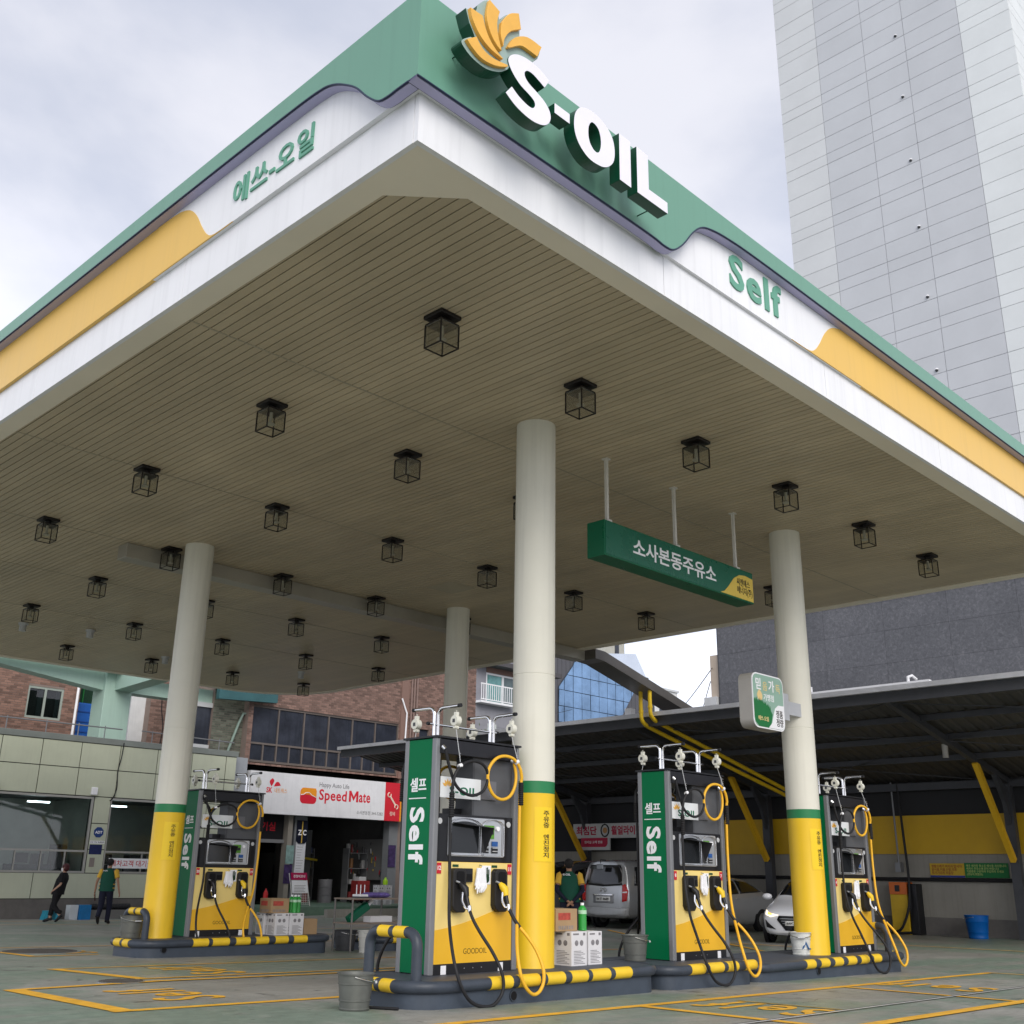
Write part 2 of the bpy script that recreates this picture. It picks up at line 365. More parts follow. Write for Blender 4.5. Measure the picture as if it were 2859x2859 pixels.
FRESH = mat('fresh_line_paint', (.80,.47,.07), .55, var=.15, scale=9)

def manhole(x, y, r, label):
    t = thing('manhole_cover', label, 'manhole', (x, y, G(x, y)))
    b = MB(); b.lathe((0,0,0), [(r,.001),(r,.010),(r*.93,.014),(r*.93,.008),(0.001,.008)], 36); b.build('rim', STEEL, t, 30)
    b = MB(); b.lathe((0,0,0), [(r*.90,.009),(r*.90,.016),(.001,.016)], 36)
    for i in range(-3, 4):
        h = math.sqrt(max(0,(r*.8)**2-(i*r*.24)**2)); b.box(-h, h, i*r*.24-.012, i*r*.24+.012, .016, .021)
    b.build('lid', mat('cast_iron', (.13,.12,.11), .6, .5, var=.2, scale=8), t)
manhole(7.95, 18.15, .62, 'large round iron manhole cover beside the left pump island')
manhole(6.32, 12.22, .26, 'small rusty manhole cover where two bay outlines meet')

# ================================================================== CANOPY
CX0, CY0, CX1, CY1, CR = 4.40, 5.41, 20.4, 30.1, 2.4
ZB, Z1, ZG, ZT = 6.585, 7.03, 7.66, 7.87
canopy = thing('canopy', 'big flat fuel station canopy with beige plank soffit and green and yellow fascia', 'canopy')
def yend(x): 
    d = x-(CX1-CR)
    return CY1 if d <= 0 else CY1-CR+math.sqrt(max(0, CR*CR-d*d))
arc = [(CX1-CR+CR*math.cos(R(a)), CY1-CR+CR*math.sin(R(a))) for a in range(0, 91, 10)]
# planks
pl = MB().box(0, .0965, 0, 1, 0, .03).mesh('plank', PLANK)
x = 4.62
while x < CX1-.12:
    y1 = yend(x+.1)-.18
    o = obj('plank', pl, canopy, (x, CY0+.16, ZB+.018)); o.scale = (1, y1-CY0-.16, 1); x += .11
b = MB(); b.prism([(CX0+.05,CY0+.05),(CX1-.05,CY0+.05)] + [(a-.05, c-.05) for a, c in arc] + [(CX0+.05,CY1-.05)], lambda a, c, d: (a, c, d), ZB+.052, ZT-.22); b.build('roof_deck', GAPM, canopy)
# seams across the planks
for ys in (9.35, 13.75, 17.28, 20.3, 23.6):
    MB().box(4.7, CX1-.3, ys-.011, ys+.011, ZB+.0135, ZB+.019).build('seam_strip', mat('seam', (.36,.32,.24), .5), canopy)
# beige lip
b = MB(); F = lambda a, c, d: (a, c, d)
il = .27
def lip(poly): b.prism(poly, F, ZB, ZB+.03)
e4 = .005; lip([(CX0+e4,CY0+e4),(CX1-e4,CY0+e4),(CX1-il,CY0+il),(5.2,CY0+il)]); lip([(CX0+e4,CY0+e4),(4.68,6.17),(4.68,CY1-il),(CX0+e4,CY1-e4)]); lip([(CX0+e4,CY0+e4),(5.2,CY0+il),(4.68,6.17)])
lip([(CX1,CY0),(CX1,CY1-CR),(CX1-il,CY1-CR),(CX1-il,CY0+il)])
for i in range(len(arc)-1):
    (a0,c0),(a1,c1) = arc[i], arc[i+1]; kx, ky = CX1-CR, CY1-CR; q = (CR-il)/CR
    lip([(a0,c0),(a1,c1),(kx+(a1-kx)*q, ky+(c1-ky)*q),(kx+(a0-kx)*q, ky+(c0-ky)*q)])
lip([(CX1-CR,CY1),(CX0,CY1),(4.68,CY1-il),(CX1-CR,CY1-il)])
b.build('soffit_lip', BEIGE, canopy)
# lower white fascia, sheet by sheet
def sheets(a0, a1, step):
    n = max(1, round((a1-a0)/step)); return [(a0+(a1-a0)*i/n, a0+(a1-a0)*(i+1)/n) for i in range(n)]
for a, c in sheets(CX0, CX1, 3.2): MB().box(a+.004, c-.004, CY0, CY0+.05, ZB-.004, Z1+.02).build('fascia_sheet', WHITE, canopy)
for a, c in sheets(CY0+.05, CY1, 3.53): MB().box(CX0, CX0+.05, a+.004, c-.004, ZB-.004, Z1+.02).build('fascia_sheet', WHITE, canopy)
b = MB(); b.box(CX1-.05, CX1, CY0+.05, CY1-CR, ZB+.006, ZT); b.box(CX0+.05, CX1-CR, CY1-.05, CY1, ZB+.006, ZT)
for i in range(len(arc)-1):
    (a0,c0),(a1,c1) = arc[i], arc[i+1]; b.bar((a0,c0,(ZB+ZT)/2), (a1,c1,(ZB+ZT)/2), .05, ZT-ZB-.006)
b.build('rear_fascia', WHITE, canopy)
# upper panels (white, then yellow behind an S curve)
MB().box(4.36, 11.7, 5.372, 5.418, Z1, ZG+.1).build('upper_panel', WHITE, canopy)
MB().box(11.7, CX1, 5.3722, 5.418, Z1, ZG+.1).build('upper_panel', FYEL, canopy)
b = MB(); b.prism([(p.x, p.y) for p in spline([(10.0,Z1-.0005,0),(10.36,7.034,0),(10.52,7.09,0),(10.66,7.23,0),(10.80,7.41,0),(10.96,7.55,0),(11.16,7.625,0),(11.4,7.655,0),(11.71,7.665,0)], 5)] + [(11.71,Z1-.0005)], XZ(5.372), -.004, .01); b.build('yellow_wave', FYEL, canopy)
MB().box(4.353, 4.399, 5.418, 9.6, Z1, ZG+.1).build('upper_panel', WHITE, canopy)
MB().box(4.3532, 4.399, 9.6, CY1, Z1, ZG+.1).build('upper_panel', FYEL, canopy)
b = MB(); b.prism([(p.x, p.y) for p in spline([(8.05,Z1-.0005,0),(8.38,7.036,0),(8.52,7.10,0),(8.65,7.25,0),(8.77,7.42,0),(8.91,7.55,0),(9.09,7.625,0),(9.32,7.655,0),(9.61,7.665,0)], 5)] + [(9.61,Z1-.0005)], YZ(4.353), -.004, .01); b.build('yellow_wave', FYEL, canopy)
# green crest with its S-shaped lower edge and the lavender light strip below it
sR = [(4.25,7.03),(6.0,7.03),(7.15,7.025),(7.42,7.008),(7.58,7.035),(7.75,7.18),(7.92,7.39),(8.08,7.53),(8.27,7.598),(8.6,7.64),(9.2,7.66),(11,7.66),(14,7.66),(17,7.66),(CX1+.1,7.66)]
sL = [(5.372,7.03),(5.5,7.032),(5.63,7.03),(5.75,7.06),(5.9,7.19),(6.05,7.36),(6.2,7.48),(6.4,7.60),(6.63,7.655),(7.2,7.675),(9,7.685),(14,7.69),(20,7.69),(CY1+.1,7.69)]
cur = lambda pts: [(p.x, p.y) for p in spline([(a, c, 0) for a, c in pts], 4)]
for nm, pts, fn in (('r', cur(sR), XZ(5.262)), ('l', cur(sL), YZ(4.25))):
    b = MB(); b.prism(pts + [(pts[-1][0], ZT), (pts[0][0], ZT)], fn, .0 if nm == 'r' else .0, .11); b.build('crest', FGRN, canopy)
    b = MB(); nb = MB(); n_ = len(pts)
    vs = []
    for a, z in pts: vs += [fn(a, z-.003, .013), fn(a, z-.003, .104), fn(a, z-.020, .104), fn(a, z-.020, .013)]
    b.add(vs, [q for i in range(n_-1) for q in ((4*i,4*i+4,4*i+5,4*i+1),(4*i+1,4*i+5,4*i+6,4*i+2),(4*i+2,4*i+6,4*i+7,4*i+3),(4*i+3,4*i+7,4*i+4,4*i))])
    b.build('light_strip', LAV, canopy)
    for dd in (.001, .1045):
        nb = MB(); nb.tube([fn(a, z-.010, dd) for a, z in pts], .009, 6); nb.build('strip_edge', NAVY, canopy)
MB().box(4.36, CX1, 5.372, 5.6, ZT-.03, ZT-.004).build('roof_cap', FGRN, canopy)
MB().box(4.36, 4.6, 5.6, CY1, ZT-.03, ZT-.004).build('roof_cap', FGRN, canopy)

# S-OIL emblem and letters standing off the crest
L_S = [(5.453,7.547),(5.391,7.441),(5.307,7.471),(5.239,7.488),(5.182,7.48),(5.149,7.443),(5.159,7.399),(5.203,7.366),(5.289,7.34),(5.386,7.304),(5.451,7.247),(5.469,7.178),(5.442,7.107),(5.378,7.054),(5.274,7.023),(5.161,7.024),(5.041,7.052),(4.931,7.11),(5.001,7.212),(5.085,7.167),(5.178,7.143),(5.244,7.147),(5.275,7.189),(5.262,7.228),(5.204,7.256),(5.101,7.286),(5.016,7.343),(4.966,7.405),(4.955,7.461),(4.994,7.524),(5.077,7.577),(5.19,7.602),(5.325,7.596)]
L_O = [(5.882,7.539),(6.021,7.572),(6.173,7.544),(6.282,7.455),(6.317,7.323),(6.294,7.193),(6.208,7.097),(6.099,7.054),(5.951,7.054),(5.827,7.129),(5.77,7.242),(5.77,7.373),(5.808,7.47)]
L_Oi = [(6.009,7.456),(6.084,7.438),(6.12,7.362),(6.122,7.264),(6.091,7.185),(6.033,7.172),(5.974,7.221),(5.954,7.3),(5.963,7.393)]
L_B = [(4.48,7.652),(4.578,7.675),(4.604,7.76),(4.711,7.892),(4.821,7.868),(4.855,7.789),(4.939,7.902),(5.05,7.976),(5.089,7.905),(5.092,7.771),(5.229,7.825),(5.336,7.805),(5.314,7.698),(5.243,7.611),(5.114,7.573),(5.023,7.458),(4.956,7.354),(4.864,7.274),(4.724,7.215),(4.586,7.217),(4.491,7.256),(4.45,7.312),(4.544,7.411),(4.592,7.429),(4.526,7.533)]
PET = [[(4.476,7.323),(4.578,7.414),(4.611,7.374),(4.668,7.335),(4.773,7.327),(4.928,7.365),(4.916,7.337),(4.793,7.27),(4.654,7.241),(4.549,7.272)],[(4.501,7.648),(4.636,7.659),(4.669,7.568),(4.715,7.491),(4.788,7.43),(4.875,7.39),(4.843,7.385),(4.718,7.399),(4.612,7.452),(4.53,7.551)],[(4.707,7.872),(4.827,7.833),(4.801,7.707),(4.814,7.588),(4.859,7.461),(4.814,7.47),(4.731,7.548),(4.682,7.688)],[(4.848,7.739),(4.936,7.888),(5.046,7.969),(5.076,7.822),(4.962,7.728),(4.891,7.609),(4.875,7.516),(4.842,7.615)],[(4.929,7.555),(5.0,7.685),(5.149,7.793),(5.327,7.805),(5.275,7.673),(5.179,7.672),(5.075,7.655),(4.944,7.548)]]
YL = 4.98
MM = [LETW, LETD]
def semi(pts, sharp, n=5):
    """smooth closed outline that keeps the listed corners sharp"""
    sharp = sorted(sharp)
    if not sharp: return sp2(pts, n)
    o = []; L = len(pts)
    for i, s0 in enumerate(sharp):
        s1 = sharp[(i+1) % len(sharp)]; seg = []; j = s0
        while True:
            seg.append((*pts[j % L], 0)); 
            if j % L == s1 and len(seg) > 1: break
            j += 1
        o += [(p.x, p.y) for p in spline(seg, n)][:-1]
    return o
b = MB(); b.prism(semi(L_S, [0,1,17,18]), XZ(YL), 0, .12, 0, 1); b.build('sign_letter', MM, canopy, bev=.004)
def resample(pts, n):
    P = sp2(pts, 8); L = [0]
    for i in range(len(P)): L.append(L[-1] + math.dist(P[i], P[(i+1) % len(P)]))
    o = []
    for k_ in range(n):
        t = L[-1]*k_/n; i = max(j for j in range(len(P)) if L[j] <= t); f_ = (t-L[i])/max(1e-9, L[i+1]-L[i]); q = P[(i+1) % len(P)]
        o.append((P[i][0]+(q[0]-P[i][0])*f_, P[i][1]+(q[1]-P[i][1])*f_))
    return o
A_, B_ = resample(L_O, 48), resample(L_Oi, 48); b = MB(); f3 = XZ(YL); n_ = 48
b.add([f3(*p, 0) for p in A_] + [f3(*p, 0) for p in B_] + [f3(*p, .12) for p in A_] + [f3(*p, .12) for p in B_], [(i, (i+1) % n_, n_+(i+1) % n_, n_+i) for i in range(n_)])
base_ = [(i, (i+1) % n_) for i in range(n_)]
b.f += [[i+2*n_, j+2*n_, j, i] for i, j in base_] + [[i+n_, j+n_, j+3*n_, i+3*n_] for i, j in base_]; b.m += [1]*(2*n_)
b.build('sign_letter', MM, canopy)
for poly in ([(6.385,7.062),(6.55,7.06),(6.55,7.56),(6.385,7.56)], [(6.64,7.062),(7.10,7.062),(7.10,7.185),(6.815,7.185),(6.815,7.555),(6.64,7.56)], [(5.515,7.262),(5.71,7.262),(5.71,7.363),(5.515,7.363)]):
    b = MB(); b.prism(poly, XZ(YL), 0, .12, 0, 1); b.build('sign_letter', MM, canopy, bev=.004)
emb = MB().prism(semi(L_B, [0,2,5,9,12,13,16,22,24], 4), XZ(YL), .012, .135, 0, 1).build('emblem_plate', [mat('emblem_grey_green', (.30,.40,.37), .4, var=.02), LETD], canopy, bev=.005)
for pt, sh in zip(PET, ([0,1,5],[0,1,5],[0,1,4],[0,2,3,6],[0,3,4])):
    b = MB(); b.prism(semi(pt, sh, 4), XZ(YL), -.022, .012); b.build('petal', mat('petal_orange', (.78,.42,.07), .35, var=.08, scale=4), emb, bev=.014)
for px, pz in ((4.6,7.4),(4.95,7.7),(5.3,7.5),(5.6,7.3),(6.2,7.45),(6.46,7.5),(7.0,7.12)):
    MB().cyl((px, YL+.11, pz), .006, .19, axis='y', n=8).build('standoff_pin', LETD, canopy)
txt('fascia_lettering', '에쓰-오일', LETG, canopy, (4.353, 7.42, 7.325), (0,-1,0), (0,0,1), h=.30, w=1.30, depth=.016, off=.012, spacing=1.06)
txt('fascia_lettering', 'Self', LETG, canopy, (9.27, 5.372, 7.385), (1,0,0), (0,0,1), h=.42, w=1.06, depth=.016, off=.024, spacing=1.14)

# columns
def column(cx, cy, label_ang=257):
    zb = G(cx, cy)+.20
    c = thing('column', None, None, (cx, cy, 0)); c.parent = canopy
    r = .247
    b = MB(); prof = [(r,2.19),(r,3.40),(r-.004,3.403),(r-.004,3.409),(r,3.412),(r,ZB+.03)]
    b.lathe((0,0,0), prof, 48); b.build('shaft', CREAM, c, 30)
    b = MB(); b.lathe((0,0,0), [(r+.001,2.06),(r+.001,2.192)], 48); b.build('green_band', CGRN, c, True)
    b = MB(); b.lathe((0,0,0), [(r+.006,zb),(r+.006,zb+.02),(r+.0005,zb+.03),(r+.0005,2.062)], 48); b.build('yellow_base', CYEL, c, 30)
    b = MB(); n_ = 12; vs = []
    for i in range(n_+1):
        t = R(label_ang-30+54*i/n_); vs += [((r+.004)*math.cos(t), (r+.004)*math.sin(t), 1.33), ((r+.004)*math.cos(t), (r+.004)*math.sin(t), 1.91)]
    b.add(vs, [(2*i, 2*i+2, 2*i+3, 2*i+1) for i in range(n_)]); b.build('warning_label', SYEL, c, True)
    t = R(label_ang+3); nrm = Vector((math.cos(t), math.sin(t), 0)); rgt = Vector((-math.sin(t), math.cos(t), 0))
    txt('lettering', '주\n유\n중\n\n엔\n진\n정\n지', DARKTXT, c, nrm*(r+.0055)+Vector((0,0,1.62)), rgt, (0,0,1), h=.50, w=.078, depth=.003, off=.004)
    return c
column(9.17, 8.58); column(15.20, 8.58); column(9.09, 16.62); column(15.33, 16.6); 

# deep beam under the soffit that runs out past the edge and slopes down to the car shelter
b = MB()
prof = [(8.1,6.34),(20.42,6.34),(20.42,6.60),(8.1,6.60)]
b.prism(prof, XZ(17.35), 0, .34)
sb = MB(); sb.prism([(20.42,6.345),(20.8,6.32),(25.0,5.28),(25.0,5.50),(20.8,6.58),(20.42,6.595)], XZ(17.0), 0, .64); sb.build('sloping_strut', mat('strut_brown_steel', (.15,.14,.13), .35, .4, var=.15, scale=.8), canopy, bev=.008); b.build('drop_beam', mat('beam_cream', (.40,.375,.32), .35, .3, var=.12, scale=.7), canopy, bev=.008)
b = MB(); b.box(13.6,14.3,15.0,15.7,ZB+.012,ZB+.0165); b.build('access_hatch', mat('hatch', (.42,.37,.27), .5), canopy)
for px, py in ((9.6,25.4),(11.0,24.9),(13.9,26.6),(17.6,25.6)):
    b = MB(); b.cyl((px,py,ZB-.17), .08, .19, n=14); b.cyl((px,py,ZB-.02), .11, .04, n=14); b.build('downlight', LGREY, canopy, 40)

# ================================================================== LANTERNS
IRON = mat('lantern_iron', (.014,.011,.010), .45, var=.15, scale=9)
LGL = glass('lantern_glass', (.96,.96,.94), .5, .05)
def make_lantern():
    t = thing('lantern', '', 'lantern')
    MB().box(-.145,.145,-.145,.145,-.032,.018).build('mounting_plate', IRON, t, bev=.01)
    MB().cyl((0,0,-.10), .05, .07, n=14).build('neck', IRON, t, True)
    MB().box(-.128,.128,-.128,.128,-.115,-.095).build('top_plate', IRON, t)
    b = MB(); h = .125; q = .0065; z0 = -.415; z1 = -.115
    for sx in (-1,1):
        for sy in (-1,1): b.box(sx*h-q, sx*h+q, sy*h-q, sy*h+q, z0, z1)
        b.box(sx*h-q, sx*h+q, -h+q, h-q, z0, z0+2*q); b.box(-h+q, h-q, sx*h-q, sx*h+q, z0, z0+2*q)
    b.build('frame', IRON, t)
    pane = MB().box(-h+.009, h-.009, -.002, .002, z0+.017, z1-.001).mesh('pane', LGL)
    for a, dx, dy in ((0,0,-h),(0,0,h),(90,-h,0),(90,h,0)):
        o = obj('pane', pane, t, (dx, dy, 0)); o.rotation_euler[2] = R(a)
    b = MB(); b.lathe((0,0,0), [(.001,-.30),(.05,-.30),(.056,-.29),(.05,-.28),(.022,-.26),(.022,-.115)], 16); b.build('bulb', mat('lamp_bulb', (.38,.37,.31), .3, var=.03), t, 40)
    return t
lan0 = make_lantern(); first = True
ROWY = ['first', 'second', 'third', 'fourth', 'fifth', 'sixth', 'seventh']
for j, yy in enumerate((7.35,10.5,13.72,17.12,20.1,23.4,27.2)):
    for i in range(6):
        if i == 0 and j >= 4: continue
        if i == 1 and j >= 6: continue
        xx = (6.435,8.6,10.91,13.15,15.55,17.9)[i]*(1+.0026*(yy-7.35))
        o = lan0 if first else copy_tree(lan0); first = False
        o.location = (xx, yy, ZB+.002); o.scale = (.97,.97,.86)
        o['label'] = 'black lantern, %s in from the white lettered fascia, %s from the Korean lettered fascia' % (ROWY[j], ROWY[i])
        o['group'] = 'lanterns under the canopy'
# the deep beam hides soffit at one row: lanterns there hang from the beam underside
# ================================================================== HANGING STATION SIGN
t = thing('hanging_sign', 'long dark green station name box sign hung on three white rods', 'sign', (12.24, 8.52, 5.18))
W2, HH = 1.80, .49
MB().box(-W2, W2, .0, .30, 0, HH).build('box', LGREEN, t, bev=.006)
MB().box(-W2+.02, W2-.02, -.006, .0005, .02, HH-.02).build('face', mat('sign_face_green', (.01,.12,.07), .28, var=.1, scale=1.2), t)
b = MB(); b.prism([(.88,.022),(.99,.06),(1.12,.17),(1.26,.31),(1.41,.385),(1.57,.405),(W2-.02,.385),(W2-.02,.022)], XZ(-.006), -.004, .002); b.build('yellow_corner', mat('sign_yellow', (.72,.52,.09), .4, var=.03), t)
txt('lettering', '소사본동주유소', PRINTW, t, (-.21,-.006,.25), (1,0,0), (0,0,1), h=.25, w=1.98, depth=.004, off=.018)
txt('lettering', '씨앤에스\n에너지(주)', DARKTXT, t, (1.54,-.010,.205), (1,0,0), (0,0,1), h=.26, w=.42, depth=.003, off=.008)
for px in (-1.62, -.07, 1.49):
    b = MB(); b.box(px-.021, px+.021, .08, .12, HH-.01, ZB-5.18+.02); b.box(px-.05,px+.05,.05,.15,HH,HH+.05); b.box(px-.045,px+.045,.055,.145,ZB-5.18-.0,ZB-5.18+.02); b.build('hanger_rod', mat('rod_white', (.62,.60,.55), .45), t)

# bracket sign on the column
t = thing('bracket_sign', 'pale green rounded certification sign bracketed to the column behind the second pump', 'sign', (14.0, 8.34, 3.26))
b = MB(); b.prism(rrect(-.46,.40,0,.80,.12), XZ(0), .0, .22); b.build('box', mat('sign_case_grey', (.42,.40,.37), .45, .2), t, 40)
b = MB(); b.prism(rrect(-.46,.40,0,.80,.12), XZ(0), -.012, .003); b.build('rim', PRINTW, t)
b = MB(); b.prism(rrect(-.44,.38,.02,.78,.105), XZ(0), -.016, -.010); b.build('face', mat('sage_green', (.27,.42,.34), .4, var=.05), t)
random.seed(3); pts = [(-.44,.40)]
xx = -.44
while xx < .0:
    xx += .028; hh = .40 - .10*((xx+.44)/.44)**2; pts += [(xx-.014, hh+random.uniform(.01,.06)), (xx, hh-random.uniform(.0,.03))]
pts += [(.05,.22),(.0,.08),(-.08,.022),(-.33,.022),(-.42,.08),(-.44,.14)]
b = MB(); b.prism(pts, XZ(0), -.020, -.014); b.build('green_bush_print', mat('print_green', (.01,.16,.04), .45), t)
b = MB(); b.prism([(-.07,.022),(.03,.10),(.08,.22),(.13,.32),(.22,.375),(.38,.38),(.38,.125),(.345,.05),(.28,.022)], XZ(0), -.0195, -.014); b.build('white_corner', PRINTW, t)
b = MB(); b.prism(semi([(-.28,.56),(-.22,.50),(-.21,.44),(-.25,.40),(-.31,.41),(-.345,.46),(-.33,.51)], [0]), XZ(0), -.020, -.014); b.build('leaf_print', mat('leaf_print', (.75,.55,.25), .5), t)
txt('lettering', '믿', PRINTW, t, (-.30,-.016,.64), (1,0,0),(0,0,1), h=.17, depth=.003, off=.02); txt('lettering', '가', PRINTW, t, (.06,-.016,.64), (1,0,0),(0,0,1), h=.17, depth=.003, off=.02)
KH = mat('print_khaki', (.68,.55,.25), .5)
txt('lettering', '음', KH, t, (-.12,-.016,.62), (1,0,0),(0,0,1), h=.13, depth=.003, off=.015); txt('lettering', '득', KH, t, (.24,-.016,.62), (1,0,0),(0,0,1), h=.13, depth=.003, off=.015)
txt('lettering', '가맹점', PRINTW, t, (-.03,-.016,.46), (1,0,0),(0,0,1), h=.10, w=.28, depth=.003, off=.01)
txt('lettering', '에쓰-오일', KH, t, (-.21,-.020,.14), (1,0,0),(0,0,1), h=.07, w=.28, depth=.003, off=.02)
txt('lettering', '정품\n정량', DARKTXT, t, (.24,-.0195,.18), (1,0,0),(0,0,1), h=.24, w=.19, depth=.003, off=.012)
b = MB(); b.box(.40,.62,.03,.18,.20,.60); b.box(.62,1.04,.06,.15,.30,.50); b.build('bracket', mat('bracket_grey', (.50,.51,.53), .4, .3), t)

# ================================================================== PUMP ISLANDS
def island(label, x0, x1, y0, y1, zt, front, left=(), right=(), holes=(), rad=.23):
    gz = min(G(x0,y0), G(x1,y1), G(x0,y1), G(x1,y0))-.02
    t = thing('pump_island', label, 'kerb island', (x0, y0, 0), group=None)
    W, D = x1-x0, y1-y0; P = lambda a, c, d: (a, c, d)
    b = MB(); b.prism(rrect(.06, W-.06, .06, D-.06, rad-.01, 8), P, gz, zt-.05); b.build('base', SLATE, t, 40)
    b = MB(); b.prism(rrect(.05, W-.05, .05, D-.05, rad+.01, 8), P, zt-.05, zt); b.build('top', mat('island_top', (.07,.08,.10), .55, var=.2, scale=3, bump=.2, bscale=25), t, 40)
    ring = [(a, c, zt-.048) for a, c in rrect(.055, W-.055, .055, D-.055, rad, 9)]
    b = MB(); b.tube(ring, .058, 12, closed=True); b.build('bumper', SLATED, t, True)
    for a, c in front: MB().tube([(a-x0,.055,zt-.048),(c-x0,.055,zt-.048)], .0605, 12).build('yellow_band', BYEL, t, 40)
    for a, c in left: MB().tube([(.055,a-y0,zt-.048),(.055,c-y0,zt-.048)], .0605, 12).build('yellow_band', BYEL, t, 40)
    for a, c in right: MB().tube([(W-.055,a-y0,zt-.048),(W-.055,c-y0,zt-.048)], .0605, 12).build('yellow_band', BYEL, t, 40)
    for hx, hz in holes:
        b = MB(); b.tube([(hx-x0, .045, hz), (hx-x0, .075, hz)], .05, 18); b.build('drain_pipe_end', SLATED, t, 40)
        b = MB(); b.tube([(hx-x0, .043, hz), (hx-x0, .07, hz)], .041, 18); b.build('drain_hole', mat('deep_dark', (.004,.004,.005), .9, var=0), t)
    return t
island('slate kerb island carrying the guard hoop, a pump and the red printed carton', 6.92, 10.72, 7.87, 9.08, .245, [(7.86,8.16),(8.25,8.55),(8.66,8.93),(9.03,9.29),(9.36,9.66),(9.74,10.03)], [(8.26,8.42),(8.5,8.66)], holes=[(8.21,.07)], rad=.34)
island('short slate kerb island in the middle of the front row, carrying one pump', 10.76, 12.70, 7.89, 9.3, .215, [(11.18,11.46),(11.55,11.85),(11.94,12.17),(12.34,12.59)])
island('slate kerb island carrying the column with the white paint pail', 12.74, 16.98, 7.93, 9.3, .155, [(13.88,14.12),(14.26,14.50),(14.64,14.88),(15.02,15.27),(15.41,15.65),(15.79,16.04)], right=[(8.1,8.3),(8.5,8.7)], holes=[(14.26,.01)])
island('slate kerb island in front of the office, with bucket, column and boxes', 8.42, 12.08, 15.84, 17.08, .165, [(9.31,9.58),(9.65,9.95),(10.07,10.33),(10.44,10.68),(10.81,11.06),(11.17,11.44)], [(16.22,16.4),(16.48,16.68)], holes=[(8.85,.03)], rad=.34)
island('far slate kerb island seen past the metal shelf table', 12.95, 17.2, 15.84, 17.4, .10, [(13.3,13.6),(13.75,14.05)], [(16.1,16.4)])

def guard(label, x, y0, y1, z0, z1, r=.052):
    t = thing('guard_hoop', label, 'guard rail', (x, (y0+y1)/2, z0)); h = (y1-y0)/2; H = z1-z0; q = .13
    path = [(0,-h,-.03),(0,-h,H-q-.02)]
    for i in range(0, 7): a = R(180-15*i); path.append((0, -h+q+q*math.cos(a), H-q+q*math.sin(a)))
    for i in range(0, 7): a = R(90-15*i); path.append((0, h-q+q*math.cos(a), H-q+q*math.sin(a)))
    path += [(0,h,-.03)]
    b = MB(); b.tube(path, r, 14); b.build('hoop', SLATED, t, True)
    for a, c in ((-h*.58,-h*.12),(h*.08,h*.55)): MB().tube([(0,a,H),(0,c,H)], r+.002, 14).build('yellow_band', BYEL, t, 40)
guard('slate hoop guard with yellow bands standing beside the floor bucket', 7.08, 8.08, 8.78, .24, .66)
guard('slate hoop guard with two yellow bands beside the left yellow column', 8.72, 16.28, 16.95, .16, .56)
guard('slate hoop guard at the outer end of the paint pail island', 16.86, 8.22, 9.0, .15, .52)

# ================================================================== FUEL PUMPS
HB = [(0.073,-0.06,2.165),(0.119,-0.06,2.033),(0.172,-0.06,1.918),(0.231,-0.06,1.817),(0.334,-0.06,1.75),(0.481,-0.06,1.723),(0.627,-0.06,1.777),(0.694,-0.06,1.886),(0.683,-0.06,1.99),(0.593,-0.07,2.057),(0.443,-0.085,2.073),(0.299,-0.10,2.03),(0.206,-0.105,1.954),(0.163,-0.10,1.849),(0.157,-0.09,1.731),(0.156,-0.08,1.498),(0.16,-0.08,1.17),(0.155,-0.10,0.849),(0.032,-0.242,0.541),(-0.079,-0.402,0.325),(-0.127,-0.524,0.113),(-0.08,-0.57,-0.059),(0.039,-0.57,-0.181),(0.195,-0.57,-0.232),(0.34,-0.57,-0.226),(0.447,-0.57,-0.138),(0.467,-0.569,-0.03),(0.444,-0.544,0.089),(0.402,-0.47,0.237),(0.36,-0.358,0.386),(0.339,-0.268,0.507),(0.345,-0.192,0.614)]
HY = [(1.095,-0.06,2.102),(1.127,-0.06,1.987),(1.113,-0.06,1.861),(1.037,-0.06,1.749),(0.908,-0.06,1.707),(0.779,-0.06,1.752),(0.705,-0.06,1.869),(0.708,-0.06,2.009),(0.794,-0.07,2.119),(0.909,-0.085,2.162),(1.041,-0.10,2.143),(1.136,-0.105,2.06),(1.178,-0.10,1.955),(1.179,-0.09,1.901),(1.171,-0.08,1.651),(1.166,-0.08,1.196),(1.08,-0.155,0.688),(0.802,-0.42,0.299),(0.708,-0.548,0.077),(0.759,-0.57,-0.076),(0.876,-0.57,-0.165),(0.974,-0.57,-0.148),(1.037,-0.57,-0.06),(1.048,-0.552,0.063),(1.039,-0.473,0.216),(0.999,-0.391,0.34),(0.946,-0.322,0.434),(0.919,-0.263,0.513),(0.915,-0.217,0.576),(0.91,-0.185,0.624)]
SILV = mat('bezel_silver', (.46,.47,.48), .3, .7, var=.05)
SCRN = mat('screen_black', (.012,.014,.016), .08, var=.1)
IVORY = mat('balancer_ivory', (.70,.69,.60), .4, var=.04)
def pump_mesh_parts(t, numbers, side=1):
    pass
def side_of(P, back):
    return [(1.24-x, .5-y, z) for x, y, z in P] if back else P
